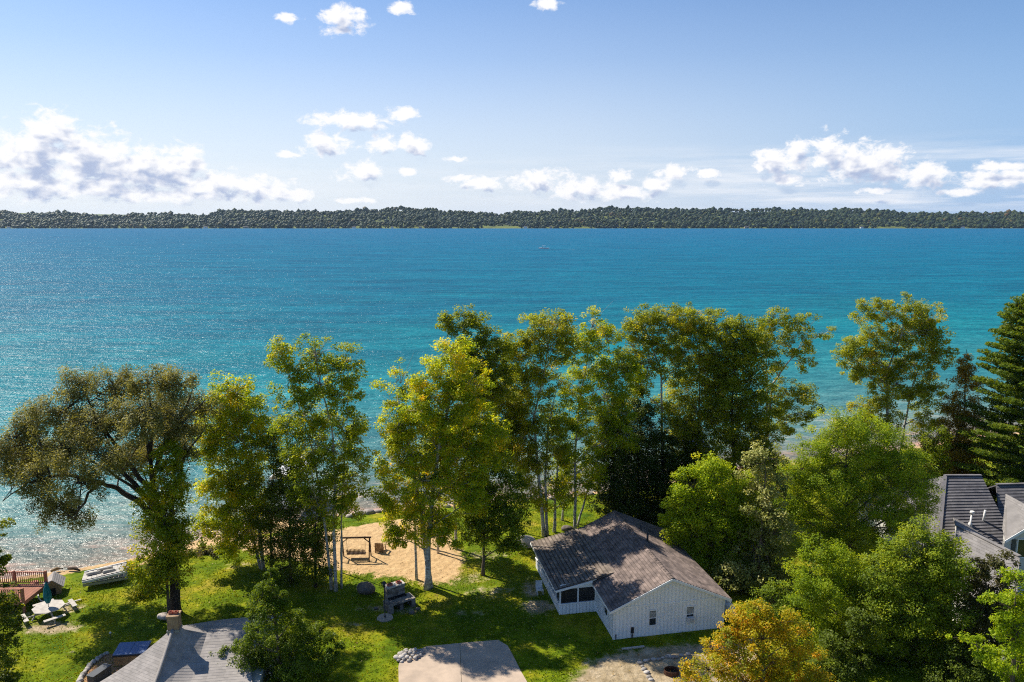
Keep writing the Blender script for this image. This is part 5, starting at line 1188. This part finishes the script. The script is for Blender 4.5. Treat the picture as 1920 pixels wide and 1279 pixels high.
    # L right birch
    birch('large airy birch standing apart against the lake at right',77.5,[[(1668,960),(1664,860),(1664,780),(1662,700),(1690,630),(1700,580)],[(1672,955),(1686,850),(1700,780),(1712,720),(1735,660)]],
      [(1630,582,30,26),(1665,592,32,30),(1700,580,38,28),(1740,600,32,30),(1660,630,44,32),(1715,630,44,34),(1757,640,26,28),(1605,650,34,22),(1640,670,42,30),(1695,675,50,36),(1750,680,32,26),(1775,660,20,16),(1600,690,34,20),(1640,710,40,26),(1680,720,46,34),(1590,665,26,18),(1720,735,34,30),(1660,765,36,26),(1625,770,30,22),(1735,780,30,34),(1600,790,34,26),(1650,800,34,24),(1745,725,26,24)], leaf='leaf_olive', r0=.21, dens=2.2, tshift=.06)
    # M rusty cedar
    tree('cedar_tree','rusty brown pointed cedar left of the white pine','tree','leaf_rust','dark_bark',75.0,[[(1802,960),(1806,850),(1812,655)]],
      [(1812,680,14,26),(1810,715,24,28),(1806,755,30,32),(1800,800,38,38),(1780,840,40,38),(1815,850,36,40),(1770,880,36,30),(1800,900,46,34)], r0=.15,dens=3.4,crad=.5,size=.13,droop=.15,tshift=.22)
    # O locusts and other broadleaves on the right
    tree('locust_tree','bright feathery locust in front of the right hand birch','tree','leaf_locust','grey_bark',60.5,[[(1590,1100),(1592,1000),(1585,900),(1590,810)]],
      [(1570,800,44,34),(1620,815,50,38),(1540,840,44,36),(1600,855,58,42),(1665,855,52,42),(1505,880,40,34),(1555,900,58,42),(1630,910,62,46),(1700,900,48,44),(1500,930,42,36),(1560,960,62,42),(1640,970,62,44),(1705,955,44,40),(1480,960,34,30),(1530,1000,50,32),(1600,1015,50,30),(1735,930,26,26),(1730,900,18,30)], r0=.22, dens=2.6, lpc=120, size=.125, asp=.45, crad=.6, lobe=1.2)
    tree('lime_tree','lime green tree beside the far right corner of the cottage','tree','leaf_lime','grey_bark',60.0,[[(1372,1140),(1368,1040),(1350,950),(1335,880)]],
      [(1325,880,34,28),(1300,915,38,36),(1350,920,44,40),(1280,955,36,34),(1325,965,48,40),(1375,965,38,40),(1265,990,22,28),(1300,1005,40,34),(1350,1015,44,36),(1400,925,32,34),(1330,1045,36,26),(1380,1030,34,34),(1400,985,30,36)], r0=.2, dens=2.9, crad=.6, size=.14, lobe=1.2)
    tree('poplar_tree','poplar with pale silvery leaves right of the cottage','tree','leaf_silver','grey_bark',57.5,[[(1425,1170),(1422,1060),(1430,960),(1436,880)]],
      [(1436,858,34,30,1),(1420,900,34,30,1),(1455,905,30,34,1),(1440,950,40,34),(1450,1000,38,40),(1415,1030,44,36),(1390,1075,48,30),(1440,1060,44,40),(1410,1105,50,34),(1375,1090,34,22),(1455,1110,36,40)], r0=.18, dens=2.4, lpc=70, crad=.55, size=.15)
    tree('locust_tree','smaller yellow green locust above the amber maple','tree','leaf_locust','dark_bark',50.0,[[(1616,1262),(1614,1180),(1600,1110),(1570,1050)]],
      [(1545,1040,44,28),(1590,1060,40,34),(1520,1075,38,30),(1560,1095,54,36),(1610,1110,36,36),(1510,1120,34,34),(1550,1145,52,36),(1595,1165,44,38),(1530,1180,40,30),(1575,1205,46,34)], r0=.16, dens=2.6, lpc=120, size=.115, asp=.45, crad=.55, lobe=1.22)
    tree('maple_tree','large mid green maple at lower right in front of the grey house','tree','leaf_green','grey_bark',47.5,[[(1716,1300),(1714,1200),(1720,1100),(1730,1020)]],
      [(1738,1012,40,34),(1700,1045,44,36),(1765,1050,44,40),(1660,1080,42,36),(1720,1090,58,42),(1785,1095,38,40),(1640,1125,40,36),(1690,1140,56,40),(1755,1145,54,42),(1650,1175,50,38),(1710,1190,58,40),(1780,1190,44,40),(1620,1215,50,36),(1680,1240,62,40),(1755,1245,60,42),(1600,1260,48,34),(1650,1280,60,34),(1800,1240,30,40)], r0=.24, dens=3.1, lpc=125, size=.115, crad=.6, lobe=1.2)
    tree('plum_tree','dark bronze green plum tree in front of the low grey roof at right','tree','leaf_plum','dark_bark',46.5,[[(1862,1300),(1860,1200),(1850,1110),(1842,1060)]],
      [(1838,1068,18,24),(1878,1058,24,28),(1850,1100,28,28),(1890,1095,24,30),(1830,1130,36,34),(1870,1140,40,36),(1845,1180,44,36),(1820,1215,36,34),(1880,1190,36,36)], r0=.13, dens=3.2, crad=.5, size=.13)
    tree('maple_tree','bright lime maple cut by the lower right corner','tree','leaf_lime','grey_bark',41.0,[[(1900,1400),(1898,1300),(1900,1180),(1905,1110)]],
      [(1905,1098,32,28),(1885,1135,36,30),(1925,1140,34,36),(1870,1165,26,22),(1905,1185,44,32),(1890,1230,40,28),(1935,1220,40,34),(1830,1210,30,16),(1800,1196,24,12),(1850,1225,26,16),(1895,1275,44,30),(1940,1280,40,34)], r0=.2, dens=2.9, crad=.5, size=.12, tshift=-.1)
    tree('maple_tree','young amber orange maple in front of the cottage','tree','leaf_amber','grey_bark',41.0,[[(1432,1380),(1430,1300),(1432,1220),(1432,1150)]],
      [(1432,1142,32,22),(1400,1165,38,28),(1462,1168,36,28),(1370,1190,32,24),(1430,1198,52,34),(1490,1200,38,28),(1340,1220,34,22),(1385,1228,48,32),(1450,1240,54,34),(1510,1238,38,28),(1330,1256,40,26),(1390,1270,56,32),(1460,1282,56,32),(1525,1275,34,28),(1310,1280,36,24)], r0=.15, dens=3.4, lpc=110, size=.115, asp=.5, crad=.48, tshift=-.05)
    SG = 'shrubs under the trees on the right'
    for (lab,Y,b_,lb,lf) in (('dark shrub filling the gap below the silvery poplar',52.0,(1480,1225),[(1455,1130,40,34),(1490,1165,44,40),(1465,1190,40,30)],'leaf_green'),
        ('tall dark shrub below the smaller yellow green locust',46.0,(1590,1290),[(1570,1230,44,36),(1600,1250,44,40),(1545,1260,40,34),(1620,1180,30,44)],'leaf_dark'),
        ('dark shrub between the large green maple and the plum tree',44.0,(1810,1330),[(1800,1250,44,44),(1830,1270,44,40),(1780,1285,40,34),(1850,1290,30,34)],'leaf_dark'),
        ('dark leafy shrub in the gap left of the rusty cedar',72.0,(1735,950),[(1725,850,34,32),(1745,880,36,36),(1710,895,40,34),(1755,830,26,34)],'leaf_birch'),
        ('shrub hiding the shore behind the bright locust',79.0,(1585,930),[(1560,880,40,24),(1610,872,40,26),(1640,862,36,24),(1520,885,30,20)],'leaf_dark'),
        ('dark shrub between the lime tree and the silvery poplar',61.5,(1405,1080),[(1405,930,34,30),(1415,980,36,36),(1400,1040,40,36)],'leaf_green')):
        tree('shrub',lab,'shrub',lf,'dark_bark',Y,[[b_,(b_[0],b_[1]-30),(lb[0][0],lb[0][1])]],lb,r0=.08,dens=3.2,crad=.5,size=.115,tshift=-.1,group=SG)
    tree('shrub','low dark shrub in the shade left of the yellow green birch','shrub','leaf_plum','dark_bark',64.0,[[(388,1048),(388,1040),(388,1030)]],[(372,1036,26,14),(400,1034,28,16),(425,1040,20,12),(350,1042,18,10)],r0=.06,dens=3,crad=.4,size=.11,group=SG.replace(' on the right',''))
    # T foreground maple left of centre
    tree('maple_tree','pointed dark green maple in the foreground left of centre','tree','leaf_green','grey_bark',42.5,[[(528,1400),(526,1300),(520,1200),(508,1075)]],
      [(506,1068,9,16),(505,1088,15,22),(494,1115,24,24),(522,1120,24,26),(482,1152,24,24),(512,1152,32,34),(548,1164,24,22),(462,1198,26,22),(500,1205,54,36),(560,1205,48,34),(600,1190,28,20),(435,1235,38,30),(490,1250,58,38),(555,1255,58,38),(605,1240,36,30),(630,1215,22,14),(410,1262,32,22),(380,1275,24,14),(450,1280,50,26),(520,1285,60,30),(590,1285,44,28)], r0=.19, dens=4.6, lpc=135, size=.12, asp=.40, crad=.45, tshift=-.26, lobe=1.02)
    # U oak branches at the left edge
    tree('oak_tree','dark oak reaching in at the left edge of the lawn','tree','leaf_dark','grey_bark',44.5,[[(-62,1330),(-60,1200),(-50,1080),(-40,990)]],
      [(-30,985,44,34),(5,1010,20,16),(-10,1050,30,30),(-45,1040,40,40),(12,1045,14,12),(-40,1120,44,44),(5,1120,30,34),(22,1150,30,24),(-20,1180,50,44),(20,1195,28,26),(40,1175,18,16),(-30,1240,50,44),(10,1235,28,28),(-40,1290,50,40),(5,1275,14,18)], r0=.22, dens=2.4, size=.125, crad=.42, tshift=.1, lobe=1.02)
build_trees()

def build_pine():
    Y = 70.0; base = Vector(P(1938, 1000, Y)); base.z = gz(base.x, Y); top = Vector(P(1925, 548, Y)); Hh = top.z-base.z
    th = thing('pine_tree', 'tall white pine with layered bright green boughs cut by the right edge', 'tree', tuple(base))
    tm = MB(); tm.tube([base.lerp(top, i/8) for i in range(9)], [.34*(1-.93*i/8) for i in range(9)], 10)
    pos, nor, siz, tin = [], [], [], []
    k = 0; z = .10
    while z < .985:
        sp = (1-z)**.72; n = 6 if z < .9 else 4; a0 = rnd.uniform(0, 6.28)
        for j in range(n):
            a = a0+6.283*j/n+rnd.uniform(-.3,.3); L_ = (.5+7.6*sp)*rnd.uniform(.72,1.08)
            if L_ < .3: continue
            s = base.lerp(top, z+rnd.uniform(-.008,.008)); d = Vector((math.cos(a),math.sin(a),0)); rise = .10+.30*z
            pts = [s+d*L_*t+Vector((0,0,L_*(rise*t-.10*t*t+(.10*t**3)))) for t in (0,.25,.5,.75,1)]
            tm.tube(pts, [.05*sp+.02,.04*sp+.015,.03*sp+.01,.012,.006], 4, cap=False)
            m = max(3, int(L_*4.2))
            for q in range(m):
                t = .22+.78*(q+rnd.random())/m; p = pts[0].lerp(pts[4], t); p.z = pts[0].z+L_*(rise*t-.10*t*t+.10*t**3)
                w = .16+.30*L_*.16*math.sin(math.pi*min(1,t*.95)); side = Vector((-d.y,d.x,0))
                c = p+side*rnd.uniform(-1,1)*w*2.0+Vector((0,0,rnd.uniform(0,.18)))
                nl = 60; u = unit(nl); g = u*np.array([.50,.50,.16]); pos.append(np.array(c)+g)
                nr = unit(nl)*.8+np.array([0,0,.8]); nor.append(nr/np.linalg.norm(nr,axis=1,keepdims=True)); siz.append(rng.uniform(.22,.42,nl)); tin.append(np.clip(.5+rnd.gauss(0,.12)+rng.normal(0,.15,nl),0,1))
        z += .030+.012*(1-z)
    v, f = leaf_mesh(np.concatenate(pos), np.concatenate(nor), np.concatenate(siz), .32)
    tm.build('trunk', M['grey_bark'], th)
    me = mesh_np('crown', v-np.array(base, np.float32), f, np.concatenate(tin)); me.materials.append(M['leaf_pine']); o = bpy.data.objects.new('crown', me); COL.objects.link(o); o.parent = th
build_pine()
print('leaves', sum(len(o.data.polygons) for o in bpy.data.objects if o.type == 'MESH' and o.name.startswith('crown')))
# ------------------------------------------------------------------ grass tufts and fallen leaves
def build_grass():
    n = 260000
    x = rng.uniform(-50, 26, n); y = rng.uniform(36, 90, n)
    s = shore_y(x)-y; ok = (s > 3.0) & (np.abs(x)/y < .80)
    def cut(poly, grow=0.0):
        nonlocal ok
        ok &= poly_mask(x, y, poly, .5) < .5-grow
    sandp = gpoly([(430,1022),(452,1006),(560,1000),(640,990),(705,972),(770,964),(815,978),(838,1003),(858,1028),(872,1052),(862,1072),(842,1092),(800,1096),(752,1082),(700,1078),(648,1070),(610,1062),(560,1052),(480,1036)])
    cut(sandp); cut(gpoly([(745,1300),(745,1252),(748,1235),(800,1210),(862,1204),(936,1199),(954,1211),(968,1236),(981,1262),(1004,1300)]))
    cut(gpoly([(1050,1300),(1078,1268),(1108,1240),(1150,1226),(1225,1214),(1330,1205),(1420,1190),(1420,1330),(1200,1330)]))
    cut([(7.3,50),(15.8,51.6),(13.4,63.8),(2,61.6),(3.5,53.4),(6.4,54)])
    d = np.array([(p.x, p.y) for p in (G_(95,1178), G_(1010,1138), G_(1000,1105), G_(920,1110))])
    for (a, b) in d: ok &= (np.hypot(x-a, (y-b)*1.6) > 1.6) | (rng.random(n) < .25)
    ok &= rng.random(n) < .55+.45*np.sin(x*.9+1.7*np.sin(y*.5))*np.sin(y*1.1+x*.3)
    x, y = x[ok], y[ok]; n = len(x); h = rng.uniform(.04, .10, n)
    c = np.stack([x, y, ground_z(x, y)+h*.35], -1); nr = unit(n)*np.array([1,1,.55])+np.array([0,0,.25]); nr /= np.linalg.norm(nr, axis=1, keepdims=True)
    v, f = leaf_mesh(c, nr, h*1.9, .5)
    me = mesh_np('grass', v, f, np.clip(.45+.18*np.sin(x*.31+2*np.sin(y*.23))+.12*np.sin(x*1.3-y*.9)+rng.normal(0,.08,n),0,1))
    me.materials.append(leafmat('grass_blade', [(0,(0.05,0.10,0.004)),(.5,(0.15,0.20,0.005)),(.8,(0.27,0.26,0.010)),(1,(0.38,0.31,0.05))], .35, .15))
    o = bpy.data.objects.new('grass', me); COL.objects.link(o); o['kind'] = 'stuff'; o['label'] = 'patchy mown grass of the lawn'; o['category'] = 'grass'
    n = 2600; x = rng.normal(-4, 14, n); y = rng.normal(57, 8, n); k = (shore_y(x)-y > 3) & (poly_mask(x, y, [(7.3,50),(15.8,51.6),(13.4,63.8),(2,61.6),(3.5,53.4),(6.4,54)], .5) < .4) & (y > 38) & (poly_mask(x, y, gpoly([(745,1300),(745,1252),(748,1235),(800,1210),(862,1204),(936,1199),(954,1211),(968,1236),(981,1262),(1004,1300)]), .3) < .5)
    x, y = x[k], y[k]; n = len(x); nr = unit(n)*.5+np.array([0,0,1]); nr /= np.linalg.norm(nr, axis=1, keepdims=True)
    v, f = leaf_mesh(np.stack([x, y, ground_z(x, y)+.075], -1), nr, rng.uniform(.07,.15,n), .6)
    me = mesh_np('fallen_leaves', v, f, rng.random(n)); me.materials.append(leafmat('fallen_leaf', [(0,(0.16,0.08,0.03)),(.5,(0.36,0.22,0.05)),(1,(0.55,0.42,0.12))], .2))
    o = bpy.data.objects.new('fallen_leaves', me); COL.objects.link(o); o['kind'] = 'stuff'; o['label'] = 'fallen yellow leaves scattered over lawn and sand'; o['category'] = 'leaves'
def G_(px, py): return Vector(G(px, py))
build_grass()

# ------------------------------------------------------------------ air
def build_haze():
    b = MB(); b.box((0, 3000, 60), (13600, 7400, 144)); o = b.build('haze', M['stone']); o.data.materials.clear()
    m, nt, N, L, out = newmat('air'); p = N.new('ShaderNodeVolumePrincipled')
    p.inputs['Color'].default_value = (0.55, 0.75, 1.0, 1); p.inputs['Density'].default_value = 0.000028; p.inputs['Anisotropy'].default_value = 0.2
    L.new(p.outputs[0], out.inputs['Volume']); o.data.materials.append(m); o['kind'] = 'stuff'
    o['label'] = 'thin blue air over the lake'; o['category'] = 'haze'
build_haze()
